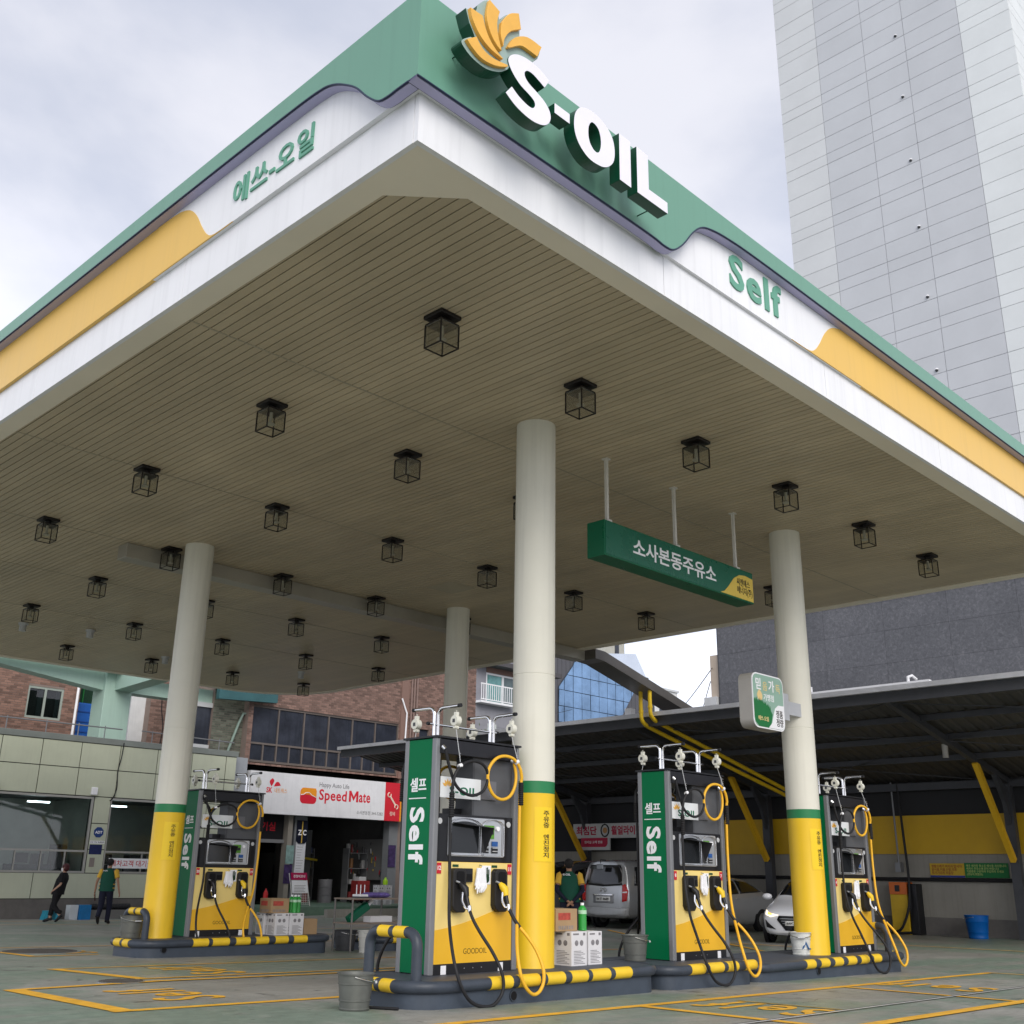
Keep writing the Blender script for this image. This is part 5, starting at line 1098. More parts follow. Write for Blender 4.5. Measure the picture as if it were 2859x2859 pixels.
# signs and banners on the back wall
WY = (0,-1,0)
t = thing('wheel_sign', 'white board with red lettering about wheel alignment on the shelter wall', 'sign', (XW-.5, 24.17, 2.42)); MB().box(0,.06,-1.9,1.48,0,.48).build('board', mat('board_white2', (.55,.55,.54), .5), t)
txt('lettering', '최첨단', mat('sign_crimson', (.45,.01,.05), .45), t, (0,.88,.25), WY, UZ, h=.3, w=.92, depth=.006, off=.03); txt('lettering', '휠얼라이먼트', mat('sign_crimson', (.45,.01,.05), .45), t, (0,-1.0,.25), WY, UZ, h=.3, w=1.55, depth=.006, off=.03)
MB().tube([(-.008,.05+.17*math.cos(R(30*i)),.25+.2*math.sin(R(30*i))) for i in range(12)], .025, 6, closed=True).build('wheel_ring', BLACK, t, True); MB().ball((-.005,.05,.25), .01, .1, .1, 12).build('hand_print', mat('flesh_print', (.5,.26,.10), .5), t, True)
t = thing('red_sign', 'small crimson customer notice hung under the wheel alignment board', 'sign', (XW-.5, 24.57, 2.03)); MB().box(-.005,.05,-.55,.72,0,.40).build('board', mat('board_white2', (.55,.55,.54), .5), t); b = MB(); b.prism([(.72,.10),(.72,.40),(-.46,.40),(-.46,.2),(-.4,.12),(-.34,.10)], YZ(-.005), -.006, 0); b.build('red_field', mat('sign_crimson', (.45,.01,.05), .45), t)
txt('lettering', '멤버십 고객 전용', PRINTW, t, (-.011,.16,.26), WY, UZ, h=.09, w=.8, depth=.004, off=.01)
t = thing('banner', 'yellow notice banner beside the green one on the shelter back wall', 'banner', (XW-.02, 12.72, 1.30)); MB().box(-.02,0,-.46,.48,0,.36).build('sheet', mat('banner_yellow', (.55,.36,.03), .6), t); MB().box(-.022,-.0195,-.46,.48,0,.05).build('blue_edge', mat('banner_blue', (.03,.05,.25), .6), t)
txt('lettering', '생활쓰레기 버리지 맙시다!\n음식물,이불,신발,의류\n위기기이의 저울장', mat('banner_ink', (.25,.03,.02), .6), t, (-.02,.01,.2), WY, UZ, h=.25, w=.84, depth=.003, off=.01)
t = thing('banner', 'green notice banner with white lines on the shelter back wall', 'banner', (XW-.02, 11.69, 1.30)); MB().box(-.02,0,-.58,.56,0,.37).build('sheet', mat('banner_green', (.01,.16,.04), .6), t)
txt('lettering', '매주 세차장 청소로 배수물 처리합니다\n세차시 주유소에 문의 바랍니다\n기름종류 구분하여 주입하여 주세요\n(경유차,휘발유)', mat('banner_pale', (.55,.6,.2), .6), t, (-.02,-.01,.19), WY, UZ, h=.29, w=1.05, depth=.003, off=0)
# old yellow machine with orange head
t = thing('vacuum_machine', 'old yellow car vacuum machine with orange head and black hose', 'machine', (XW-.42, 13.98, G(30,14))); MB().box(-.02,.36,-.24,.24,0,1.02).build('cabinet', mat('machine_yellow', (.62,.40,.02), .45, var=.12), t, bev=.01); MB().box(-.025,.37,-.25,.25,1.02,1.34).build('head', mat('machine_orange', (.62,.14,.02), .4, var=.1), t, bev=.01); MB().box(-.04,-.02,-.05,.08,1.1,1.26).build('dial', BLACK, t); MB().box(.02,.4,-.50,-.26,0,1.3).build('side_box', BLACK, t, bev=.02)
MB().tube(spline([(.1,-.2,4.0),(.05,-.28,2.4),(.0,-.33,1.4),(-.1,-.3,.7),(-.15,-.1,.2),(-.1,.1,.05),(-.05,-.3,.06)], 6), .035, 8).build('hose', RUB, t, True); MB().tube([(.15,-.02,1.8),(.15,0,4.0)], .025, 6).build('pole', GREY, t)
MB().box(.05,.25,-.1,.05,1.6,1.85).build('switch_box', GREY, t)
t = thing('wall_hose', 'black air hose looping down from the shelter roof beside a yellow brace', 'hose', (XW-.5, 19.2, 0)); MB().tube(spline([(0,1.4,3.0),(0,1.7,2.6),(0,1.0,2.0),(0,.1,1.3),(0,-.4,.9),(0,-.5,.6)], 6), .03, 8).build('hose', RUB, t, True); MB().tube([(0,.9,3.2),(0,.55,1.2)], .02, 6).build('pole', GREY, t)

# ================================================================== VEHICLES
from mathutils.bvhtree import BVHTree
def decal(name, body, bvh, poly, axis, sgn, m, parent, off=.008, ny=6):
    """a panel that hugs the body: polygon in the plane across `axis`, pressed on along +axis*sgn"""
    n = len(poly); E_ = []
    for i in range(n):
        a, c = poly[i], poly[(i+1) % n]
        for k in range(4): E_.append((a[0]+(c[0]-a[0])*k/4, a[1]+(c[1]-a[1])*k/4))
    cx = sum(p[0] for p in E_)/len(E_); cz = sum(p[1] for p in E_)/len(E_)
    rings = [[(cx+(p[0]-cx)*f, cz+(p[1]-cz)*f) for p in E_] for f in (1, .8, .55, .28)]
    def put(a, c):
        if axis == 'x': o = Vector((-8*sgn, a, c)); d = Vector((sgn, 0, 0))
        else: o = Vector((a, -8*sgn, c)); d = Vector((0, sgn, 0))
        h = bvh.ray_cast(o, d)
        if h[0] is None: return None
        nn_ = h[1] if h[1].dot(d) < 0 else -h[1]
        return h[0] + nn_*off
    vs = []; last = None
    pts = [put(*p) for r_ in rings for p in r_] + [put(cx, cz)]
    for p in pts:
        if p is None: p = last or Vector((0,0,-1))
        vs.append(p); last = p
    L = len(E_); fs = []
    for r_ in range(3): fs += [(r_*L+i, r_*L+(i+1) % L, (r_+1)*L+(i+1) % L, (r_+1)*L+i) for i in range(L)]
    fs += [(3*L+i, 3*L+(i+1) % L, 4*L) for i in range(L)]
    b = MB(); b.add(vs, fs); o = b.build(name, m, parent, True); s_ = o.modifiers.new('thick', 'SOLIDIFY'); s_.thickness = .012; s_.offset = 0
    return o
def loft_body(stations, m, parent, name='body', sub=1):
    b = MB(); R_ = []
    for st in stations:
        x, zb, zs, zt, wb, ws, wt = st[:7]; rk = st[7] if len(st) > 7 else 0
        half = [(wb*.55,zb-.02,0),(wb*.92,zb,0),(wb,zb+.09,0),(ws,(zb+zs)/2+.03,0),(ws*.985,zs,0),(wt+.015,zt-.075,rk),(wt*.86,zt-.018,rk),(wt*.45,zt,rk)]
        R_.append([(x+r, y, z) for y, z, r in half] + [(x+r, -y, z) for y, z, r in half[::-1]])
    n = len(R_[0]); vs = [p for r in R_ for p in r]; fs = []
    for i in range(len(R_)-1):
        for j in range(n): fs.append((i*n+j, (i+1)*n+j, (i+1)*n+(j+1) % n, i*n+(j+1) % n))
    h = n//2
    for i, flip in ((0, False), (len(R_)-1, True)):
        for j in range(h-1):
            q = [i*n+j, i*n+j+1, i*n+n-2-j, i*n+n-1-j]; fs.append(tuple(q[::-1] if flip else q))
    b.add(vs, fs); o = b.build(name, m, parent, True)
    if sub: s_ = o.modifiers.new('round', 'SUBSURF'); s_.levels = sub; s_.render_levels = sub
    bpy.context.view_layer.update()
    return o, BVHTree.FromObject(o, bpy.context.evaluated_depsgraph_get())
TYRE = mat('tyre', (.015,.015,.015), .8, var=.1)
def wheel(parent, x, y, r=.31, w_=.2):
    t = MB().tube([(x,y-w_/2,r),(x,y-w_/2+.02,r),(x,y+w_/2-.02,r),(x,y+w_/2,r)], [r*.9,r,r,r*.9], 24).build('wheel', TYRE, parent, 40)
    for sg_ in (-1, 1): MB().tube([(x,y+sg_*w_/2,r),(x,y+sg_*(w_/2+.004),r)], [r*.62,r*.6], 18).build('rim', STEEL, t, 40)
    a = MB().tube([(x,y-.02,r),(x,y+.02,r)], r*1.17, 24)
    return t
def carpaint(name, c, metal=0): return mat(name, c, .22, metal, var=.02, coat=.6)
PLATEW = mat('plate_white2', (.72,.72,.70), .45)
CARW = carpaint('car_white', (.74,.75,.78)); CARG = carpaint('car_silver_grey', (.46,.47,.49), .35); CARS = carpaint('van_silver', (.36,.37,.38), .4); CARD = carpaint('van_dark_grey', (.17,.175,.185), .3)
CGL = mat('car_glass_black', (.012,.013,.015), .05, var=.02, coat=.5)
def sedan(label, x, y, paint, plate, rz=0):
    z = G(x+1, y); t = thing('parked_car', label, 'car', (x, y, z), rz)
    ST = [(0.02,.27,.55,.60,.50,.58,.48),(.10,.19,.60,.69,.70,.76,.64),(.35,.17,.68,.79,.83,.86,.75),(.95,.17,.77,.91,.87,.89,.78),(1.33,.17,.85,.99,.87,.90,.78),(2.02,.17,.89,1.39,.87,.90,.60),(2.65,.17,.91,1.43,.87,.90,.61),(3.2,.17,.93,1.38,.87,.90,.60),(3.85,.17,.96,1.09,.87,.89,.68),(4.2,.2,.95,1.03,.84,.86,.70),(4.42,.28,.85,.96,.74,.78,.66)]
    bd, bv = loft_body(ST, paint, t)
    for wx in (.82, 3.45):
        for s_ in (-1, 1):
            wheel(t, wx, s_*.80, .30)
            MB().tube([(wx,s_*.80,.30),(wx,s_*.885,.30)], .36, 24).build('wheel_arch', BLACK, t)
    # glass
    for s_ in (-1, 1):
        for poly in ([(1.62,.95),(2.42,.98),(2.45,1.32),(2.12,1.29)], [(2.50,.985),(3.62,1.03),(3.20,1.25),(2.8,1.31),(2.52,1.325)]): decal('side_window', bd, bv, poly, 'y', -s_, CGL, bd)
        decal('door_handle', bd, bv, [(2.2,.83),(2.36,.835),(2.36,.86),(2.2,.855)], 'y', -s_, paint, bd, .015); decal('door_handle', bd, bv, [(3.05,.85),(3.2,.855),(3.2,.88),(3.05,.875)], 'y', -s_, paint, bd, .015)
        decal('headlight', bd, bv, [(s_*.40,.60),(s_*.62,.625),(s_*.74,.70),(s_*.72,.60),(s_*.60,.555)], 'x', 1, mat('headlight', (.75,.75,.75), .1, var=.1, scale=20, emit=(1,.85,.6), estr=.9), bd)
        decal('turn_lamp', bd, bv, [(s_*.56,.585),(s_*.66,.60),(s_*.66,.645),(s_*.57,.62)], 'x', 1, mat('turn_lamp', (.8,.35,.05), .2, emit=(1,.5,.1), estr=1.2), bd, .016)
        decal('bumper_intake', bd, bv, [(s_*.48,.30),(s_*.70,.34),(s_*.72,.50),(s_*.66,.44)], 'x', 1, BLACK, bd)
        m_ = MB().ball((1.45, s_*1.0, .97), .10, .12, .075, 12).build('mirror', paint, t, True); m_.data.materials[0] = paint
        MB().box(1.5,1.56,min(s_*.86,s_*.95),max(s_*.86,s_*.95),.93,.97).build('mirror_arm', BLACK, m_)
        decal('tail_light', bd, bv, [(s_*.45,.80),(s_*.70,.80),(s_*.72,.92),(s_*.45,.9)], 'x', -1, mat('tail_red', (.45,.01,.01), .2), bd)
    decal('windscreen', bd, bv, [(-.68,1.0),(.68,1.0),(.56,1.345),(-.56,1.345)], 'x', 1, CGL, bd)
    decal('grille', bd, bv, [(-.44,.50),(-.40,.585),(.40,.585),(.44,.50),(.26,.28),(-.26,.28)], 'x', 1, BLACK, bd)
    for q in (.52,.47,.42): decal('grille_bar', bd, bv, [(-.38+(.52-q)*.6,q),(.38-(.52-q)*.6,q),(.38-(.52-q)*.6,q+.015),(-.38+(.52-q)*.6,q+.015)], 'x', 1, STEEL, bd, .016)
    pl_ = decal('number_plate', bd, bv, [(-.26,.385),(.26,.385),(.26,.485),(-.26,.485)], 'x', 1, PLATEW, bd, .03)
    txt('lettering', plate, DARKTXT, pl_, ((bv.ray_cast(Vector((-8,0,.435)), Vector((1,0,0)))[0] or Vector()).x-.042,0,.435), (0,-1,0), (0,0,1), h=.06, w=.44, depth=.003, off=.01)
    decal('lower_lip', bd, bv, [(-.62,.235),(.62,.235),(.66,.265),(-.66,.265)], 'x', 1, mat('lip_silver', (.7,.7,.7), .3), bd, .012)
    return t
sedan('white sedan with its lamps lit, nosing out behind the yellow column', 22.62, 13.12, CARW, '60다 1234', R(17))
sedan('silver grey sedan parked in the shelter between the van and the white sedan', 24.15, 17.95, CARG, '33가 5120')
def van(label, x, y, paint, rz=0, plate='86무 8689'):
    z = G(x, y); t = thing('parked_van', label, 'van', (x, y, z), rz)
    ST = [(0.0,.38,1.12,1.80,.78,.80,.66,.12),(.06,.30,1.12,1.82,.84,.86,.70,.14),(.5,.26,1.12,1.86,.87,.88,.74),(1.8,.26,1.12,1.88,.88,.89,.75),(3.0,.26,1.1,1.86,.88,.89,.73),(3.6,.26,1.08,1.5,.88,.89,.72),(4.1,.26,1.02,1.12,.87,.88,.74),(4.5,.26,.9,1.0,.83,.85,.70),(4.68,.34,.75,.86,.68,.72,.58)]
    bd, bv = loft_body(ST, paint, t)
    for wx in (.85, 3.75):
        for s_ in (-1, 1): wheel(t, wx, s_*.79, .32); MB().tube([(wx,s_*.79,.32),(wx,s_*.87,.32)], .38, 24).build('wheel_arch', BLACK, t)
    decal('rear_window', bd, bv, [(-.66,1.16),(0,1.12),(.66,1.16),(.60,1.60),(.54,1.70),(-.54,1.70),(-.60,1.60)], 'x', 1, CGL, bd)
    decal('bumper', bd, bv, [(-.80,.36),(.80,.36),(.82,.56),(-.82,.56)], 'x', 1, mat('bumper_silver', (.40,.41,.42), .35, .3), bd, .03)
    decal('plate_recess', bd, bv, [(-.36,.68),(.36,.68),(.36,.90),(-.36,.90)], 'x', 1, mat('recess_grey', (.22,.225,.235), .4, .3), bd, .006)
    decal('chrome_handle', bd, bv, [(-.36,.885),(.36,.885),(.36,.92),(-.36,.92)], 'x', 1, CHROME, bd, .03)
    pl_ = decal('number_plate', bd, bv, [(-.26,.73),(.26,.73),(.26,.85),(-.26,.85)], 'x', 1, PLATEW, bd, .02)
    txt('lettering', plate, DARKTXT, pl_, ((bv.ray_cast(Vector((-8,0,.79)), Vector((1,0,0)))[0] or Vector()).x-.034,0,.79), (0,-1,0), (0,0,1), h=.075, w=.44, depth=.003, off=.01)
    em = MB().tube([(-.02,.10*math.cos(R(24*i)),1.03+.055*math.sin(R(24*i))) for i in range(15)], .010, 6, closed=True).build('emblem_ring', CHROME, bd, True)
    MB().tube([(-.022,.045,1.07),(-.022,.0,1.035),(-.022,-.045,.99)], .009, 6).build('emblem_bar', CHROME, em, True)
    for s_ in (-1, 1):
        decal('tail_light', bd, bv, [(s_*.67,.72),(s_*.80,.75),(s_*.82,1.0),(s_*.76,1.2),(s_*.67,1.16)], 'x', 1, mat('tail_red', (.45,.01,.01), .2), bd, .014)
        decal('tail_lamp_clear', bd, bv, [(s_*.68,.955),(s_*.80,.965),(s_*.80,.995),(s_*.68,.985)], 'x', 1, PRINTW, bd, .02)
        decal('side_window', bd, bv, [(.35,1.16),(1.7,1.14),(1.7,1.66),(.5,1.66)], 'y', -s_, CGL, bd); decal('side_window', bd, bv, [(1.78,1.14),(2.75,1.13),(2.75,1.64),(1.78,1.66)], 'y', -s_, CGL, bd); decal('side_window', bd, bv, [(2.82,1.12),(3.72,1.10),(3.2,1.55),(2.82,1.62)], 'y', -s_, CGL, bd)
    decal('windscreen', bd, bv, [(-.66,1.16),(.66,1.16),(.56,1.66),(-.56,1.66)], 'x', -1, CGL, bd)
    b = MB(); b.tube([(.05,.1,1.83),(-.10,-.0,1.84),(-.12,-.2,1.83)], .015, 6); b.tube([(-.10,0,1.84),(-.10,0,1.74)], .012, 6); vm = b.build('view_mirror_arm', BLACK, t, True); MB().box(-.13,-.09,-.10,.14,1.58,1.72).build('view_mirror', mat('mirror_face', (.25,.26,.27), .2, .5), vm, bev=.02)
    return t
van('silver van parked tail out in the shelter under the wheel alignment board', 24.95, 20.58, CARS)
van('dark grey van parked nose out beside the silver van', 29.6, 23.6, CARD, math.pi)

# ================================================================== PEOPLE
SKIN = mat('skin', (.50,.30,.21), .55, var=.05, scale=12); SKIN2 = mat('skin_tan', (.40,.22,.14), .55, var=.05, scale=12)
HAIRB = mat('hair_black', (.012,.010,.010), .6, var=.2, scale=30); HAIRR = mat('hair_dark_red', (.07,.014,.016), .5, var=.2, scale=30)
CLB = mat('cloth_black', (.010,.010,.012), .85, var=.2, scale=14, bump=.3, bscale=25); NVY = mat('cloth_navy', (.012,.014,.032), .85, var=.2, scale=12, bump=.3, bscale=25)
VEST = mat('cloth_vest_green', (.005,.075,.045), .75, var=.15, scale=9, bump=.3, bscale=20); YSL = mat('cloth_yellow', (.70,.42,.05), .8, var=.08, scale=10, bump=.2, bscale=25); SHOE = mat('shoe_black', (.012,.012,.013), .5)
def skin_mesh(name, V, E_, m, parent, sub=2):
    keys = list(V); me = bpy.data.meshes.new(name); me.from_pydata([V[k][0] for k in keys], [(keys.index(a), keys.index(c)) for a, c in E_], [])
    me.materials.append(m); o = bpy.data.objects.new(name, me); COL.objects.link(o); o.parent = parent
    o.modifiers.new('skin', 'SKIN'); sk = me.skin_vertices[0].data
    for i, k in enumerate(keys):
        r = V[k][1]; sk[i].radius = r if isinstance(r, tuple) else (r, r); sk[i].use_root = (k == 'pelvis')
    o.modifiers['skin'].use_smooth_shade = True
    s_ = o.modifiers.new('sub', 'SUBSURF'); s_.levels = sub; s_.render_levels = sub
    return o
def loft(b, rings, n=20):
    """rings: (centre, across-vector, depth-vector)"""
    vs = []; fs = []
    for c, a, d in rings:
        c = Vector(c); a = Vector(a); d = Vector(d)
        for j in range(n): t = 2*math.pi*j/n; vs.append(c+a*math.cos(t)+d*math.sin(t))
    for i in range(len(rings)-1):
        for j in range(n): fs.append((i*n+j, i*n+(j+1) % n, (i+1)*n+(j+1) % n, (i+1)*n+j))
    fs += [tuple(range(n))[::-1], tuple((len(rings)-1)*n+j for j in range(n))]
    b.add(vs, fs)
def hand(V, E_, wr, tip, side, spread, tag_, curl=.3):
    """palm plus five unequal fingers; thumb leaves the side of the palm"""
    wr = Vector(wr); tip = Vector(tip); d = (tip-wr).normalized(); sv = Vector(spread).normalized(); nrm = d.cross(sv).normalized()*side
    pm = wr+d*.045; V['palm'+tag_] = (tuple(pm), (.026,.016)); E_.append(('wrist'+tag_, 'palm'+tag_))
    for i, (o_, ln) in enumerate(((-.026,.058),(-.009,.070),(.009,.075),(.026,.068))):
        k0 = wr+d*.085+sv*o_; k1 = k0+d*ln*.55+nrm*ln*curl*.3; k2 = k1+d*ln*.4+nrm*ln*curl
        for q, (p_, r_) in enumerate(((k0,.0105),(k1,.0092),(k2,.0072))):
            V['f%d%d%s' % (i, q, tag_)] = (tuple(p_), r_); E_.append((('palm'+tag_) if q == 0 else 'f%d%d%s' % (i, q-1, tag_), 'f%d%d%s' % (i, q, tag_)))
    k0 = wr+d*.03+sv*.03; k1 = k0+d*.035+sv*.018; V['t0'+tag_] = (tuple(k0), .011); V['t1'+tag_] = (tuple(k1), .008); E_ += [('palm'+tag_, 't0'+tag_), ('t0'+tag_, 't1'+tag_)]
def person(label, loc, heading, J, build):
    """local frame: +X walking direction, +Y the left-hand side, Z up"""
    t = thing('person', label, 'person', loc, heading)
    V = {'pelvis': (J['pelvis'], .10), 'belly': (tuple((Vector(J['pelvis'])+Vector(J['chest']))/2), .098), 'chest': (J['chest'], .11), 'neck': (J['neck'], .05), 'jaw': (tuple(Vector(J['head'])+Vector((.012,0,-.055))), .062), 'head': (J['head'], (.082,.078)), 'crown': (tuple(Vector(J['head'])+Vector((-.008,0,.072))), .062)}
    E_ = [('pelvis','belly'),('belly','chest'),('chest','neck'),('neck','jaw'),('jaw','head'),('head','crown')]
    for s_ in 'LR':
        sh, elb, wr, tp = J['sh'+s_], J['el'+s_], J['wr'+s_], J['tip'+s_]
        V['sh'+s_] = (sh, .052); V['el'+s_] = (elb, .036); V['wrist'+s_] = (wr, .025); E_ += [('chest','sh'+s_),('sh'+s_,'el'+s_),('el'+s_,'wrist'+s_)]
        hand(V, E_, wr, tp, 1 if s_ == 'L' else -1, J.get('spread'+s_, (1,0,0)), s_)
        V['hip'+s_] = (J['hip'+s_], .085); V['kn'+s_] = (J['kn'+s_], .055); V['an'+s_] = (J['an'+s_], .037); V['toe'+s_] = (J['toe'+s_], .03)
        E_ += [('pelvis','hip'+s_),('hip'+s_,'kn'+s_),('kn'+s_,'an'+s_),('an'+s_,'toe'+s_)]
    body = skin_mesh('body', V, E_, build['skin'], t)
    h = Vector(J['head']); fc = MB()
    fc.ball(h+Vector((.088,0,-.012)), .018, .013, .022, 8)
    for s_ in (-1, 1): fc.ball(h+Vector((-.002, s_*.082, -.005)), .018, .010, .028, 8)
    fc.build('nose_and_ears', build['skin'], t, True)
    ey = MB()
    for s_ in (-1, 1): ey.ball(h+Vector((.074, s_*.032, .012)), .010, .014, .008, 8)
    ey.build('eyes', HAIRB, t, True); MB().ball(h+Vector((.078,0,-.052)), .012, .024, .006, 8).build('mouth', mat('lips', (.30,.10,.08), .5), t, True)
    hr = MB(); hr.ball(h+Vector((-.020,0,.035)), .100, .093, .092, 16); 
    if build.get('bob'): hr.ball(h+Vector((-.035,0,-.01)), .085, .098, .095, 14)
    else: hr.ball(h+Vector((-.040,0,-.005)), .066, .082, .075, 14)
    o = hr.build('hair', build['hair'], t, True)
    # top garment
    p = Vector(J['pelvis']); c = Vector(J['chest']); nk = Vector(J['neck']); X = Vector((1,0,0)); Y = Vector((0,1,0))
    top = MB(); hem = p+Vector((0,0,-build['hem'])); wd, dp = build['wd'], build['dp']
    loft(top, [(hem, Y*wd*1.06, X*dp*1.08), (hem*.6+p*.4, Y*wd*1.02, X*dp*1.05), (p*.5+c*.5, Y*wd*.98, X*dp), (c, Y*wd*1.05, X*dp), (c*.45+nk*.55, Y*wd*.92, X*dp*.78), (nk+Vector((0,0,-.035)), Y*.085, X*.075), (nk+Vector((0,0,.0)), Y*.062, X*.06)], 24)
    top.build('top', build['top'], t, True)
    for s_ in 'LR':
        sh, elb, wr = (Vector(J[q+s_]) for q in ('sh','el','wr'))
        b = MB(); e_ = sh+(elb-sh)*build['sleeve']; b.tube([sh+Vector((0,(-.03 if s_ == 'L' else .03),.012)), sh, sh*.5+e_*.5, e_], [.066,.072,.066,.070], 14); b.build('sleeve', build['slv'], t, True)
        if build.get('under'): MB().tube([sh*.3+elb*.7, elb, elb*.5+wr*.5, wr], [.045,.044,.038,.031], 12).build('undersleeve', build['under'], t, True)
        hp, kn, an, to = (Vector(J[q+s_]) for q in ('hip','kn','an','toe'))
        b = MB(); b.tube([p+Vector((0,(.05 if s_ == 'L' else -.05),.02)), hp, hp*.5+kn*.5, kn, kn*.5+an*.5, an+Vector((0,0,build['ankle']))], [.10,.106,.092,.076,.068,.062], 16); b.build('trouser_leg', build['bot'], t, True)
        d = (to-an); d = d.normalized(); b = MB()
        heel = an-d*.07+Vector((0,0,-.02)); b.tube([heel, an+Vector((0,0,.012)), an*.5+to*.5, to, to+d*.05], [.038,.047,.046,.040,.022], 12); b.build('shoe', SHOE, t, True)
    b = MB(); loft(b, [(p+Vector((0,0,-.10)), Y*.12, X*.10), (p, Y*.155, X*.115), (p+Vector((0,0,.10)), Y*.15, X*.108)], 18); b.build('trouser_seat', build['bot'], t, True)
    return t
# woman walking past the kiosk
gz = G(14.2,31.8)
t = person('person in loose black clothes and white face mask walking past the office', (14.2,31.8,gz), R(134), {
  'pelvis': (0,0,.84), 'chest': (-.08,0,1.15), 'neck': (-.12,0,1.335), 'head': (-.11,0,1.46),
  'shL': (-.11,.17,1.27), 'elL': (-.14,.22,1.02), 'wrL': (.05,.20,.86), 'tipL': (.13,.16,.80), 'spreadL': (.3,-.9,.2),
  'shR': (-.09,-.17,1.27), 'elR': (-.02,-.23,1.02), 'wrR': (.04,-.22,.80), 'tipR': (.06,-.22,.70),
  'hipL': (0,.09,.80), 'knL': (.02,.10,.44), 'anL': (-.20,.09,.16), 'toeL': (-.10,.09,.055),
  'hipR': (0,-.09,.80), 'knR': (.13,-.09,.43), 'anR': (.17,-.08,.075), 'toeR': (.30,-.08,.038)},
  dict(skin=SKIN, hair=HAIRR, bob=True, top=CLB, slv=CLB, bot=CLB, hem=.10, wd=.215, dp=.155, sleeve=.85, ankle=.10))
b = MB(); h = Vector((-.11,0,1.46)); b.ball(h+Vector((.055,0,-.042)), .052, .068, .055, 14); b.build('face_mask', mat('mask_white', (.8,.8,.8), .8), t, True)
# attendant walking away
gz = G(14.83,30.14)
t = person('person in green vest with yellow sleeves walking away holding a dark baton', (14.83,30.14,gz), R(46), {
  'pelvis': (0,0,.92), 'chest': (.03,0,1.27), 'neck': (.03,0,1.47), 'head': (.06,0,1.605),
  'shL': (.02,.20,1.385), 'elL': (-.02,.29,1.10), 'wrL': (.04,.33,.84), 'tipL': (.06,.34,.74),
  'shR': (.02,-.20,1.385), 'elR': (-.03,-.30,1.10), 'wrR': (.03,-.34,.85), 'tipR': (.05,-.36,.75),
  'hipL': (0,.09,.88), 'knL': (.0,.10,.47), 'anL': (-.20,.09,.17), 'toeL': (-.13,.09,.055),
  'hipR': (0,-.09,.88), 'knR': (.12,-.09,.48), 'anR': (.10,-.08,.075), 'toeR': (.24,-.09,.038)},
  dict(skin=SKIN2, hair=HAIRB, top=VEST, slv=YSL, bot=NVY, hem=.06, wd=.205, dp=.135, sleeve=.62, ankle=.02))
for z_ in range(5):
    for s_ in (-1, 1): MB().box(-.06,.06,s_*.195-.012,s_*.195+.012,.88+.05*z_,.905+.05*z_).build('side_stripe', YSL if z_ % 2 else BLACK, t)
txt('lettering', 'S-OIL', PRINTW, t, (-.112,.06,1.40), (0,-1,0), (.15,.0,1), h=.035, w=.13, depth=.004, off=.02)
bt = thing('baton', 'short dark brown baton held by the person walking away', 'baton', (14.83,30.14,gz), R(46)); MB().tube([(.03,.33,.83),(.08,.335,.74),(.12,.32,.60)], [.018,.02,.016], 10).build('stick', mat('baton_brown', (.05,.015,.012), .5), bt, True)
# attendant standing, hands behind back
gz = G(17.3,15.15)
t = person('person in green vest standing with hands clasped behind the back by the cartons', (17.3,15.15,gz), R(44), {
  'pelvis': (0,0,.92), 'chest': (.04,0,1.27), 'neck': (.06,0,1.45), 'head': (.10,.01,1.575),
  'shL': (.03,.20,1.37), 'elL': (-.10,.27,1.09), 'wrL': (-.17,.06,.88), 'tipL': (-.18,-.03,.83), 'spreadL': (.1,.3,.9),
  'shR': (.03,-.20,1.37), 'elR': (-.10,-.27,1.09), 'wrR': (-.18,-.06,.87), 'tipR': (-.20,.03,.82), 'spreadR': (.1,-.3,.9),
  'hipL': (0,.09,.88), 'knL': (.02,.11,.47), 'anL': (.0,.12,.075), 'toeL': (.13,.14,.038),
  'hipR': (0,-.09,.88), 'knR': (.02,-.11,.47), 'anR': (.0,-.12,.075), 'toeR': (.13,-.14,.038)},
  dict(skin=SKIN2, hair=HAIRB, top=VEST, slv=YSL, bot=NVY, hem=.06, wd=.215, dp=.14, sleeve=.62, ankle=.02, under=NVY))
txt('lettering', 'S-OIL', PRINTW, t, (-.108,.06,1.385), (0,-1,0), (.15,.0,1), h=.04, w=.15, depth=.004, off=.02)
for z_ in range(5):
    for s_ in (-1, 1): MB().box(-.06,.06,s_*.205-.012,s_*.205+.012,.86+.05*z_,.885+.05*z_).build('side_stripe', YSL if z_ % 2 else BLACK, t)

# things along the kiosk foot
gk = G(15,33.9)
t = thing('step_stool', 'turquoise plastic step stool at the foot of the office wall', 'stool', (15.02,33.95,gk)); MB().box(-.2,.2,-.15,.15,.22,.26).build('seat', mat('turquoise', (.03,.30,.42), .45), t, bev=.01)
for sx in (-.19,.13):
    b = MB(); b.prism([(sx-.06 if sx < 0 else sx,0),(sx+.06 if sx < 0 else sx+.12,0),(sx+.06,.225),(sx,.225)], XZ(-.14), 0, .28); b.build('leg', mat('turquoise', (.03,.30,.42), .45), t)
carton('white foam box behind the walking person at the office foot', 15.72, 34.05, G(15.7,34), .26, .3, .42, mat('foam_white', (.62,.66,.68), .7), prints=False)
carton('bright blue carton at the foot of the office wall', 16.05, 33.98, G(16,34), .36, .3, .43, mat('carton_blue', (.01,.17,.42), .45, var=.15, scale=6), prints=False)
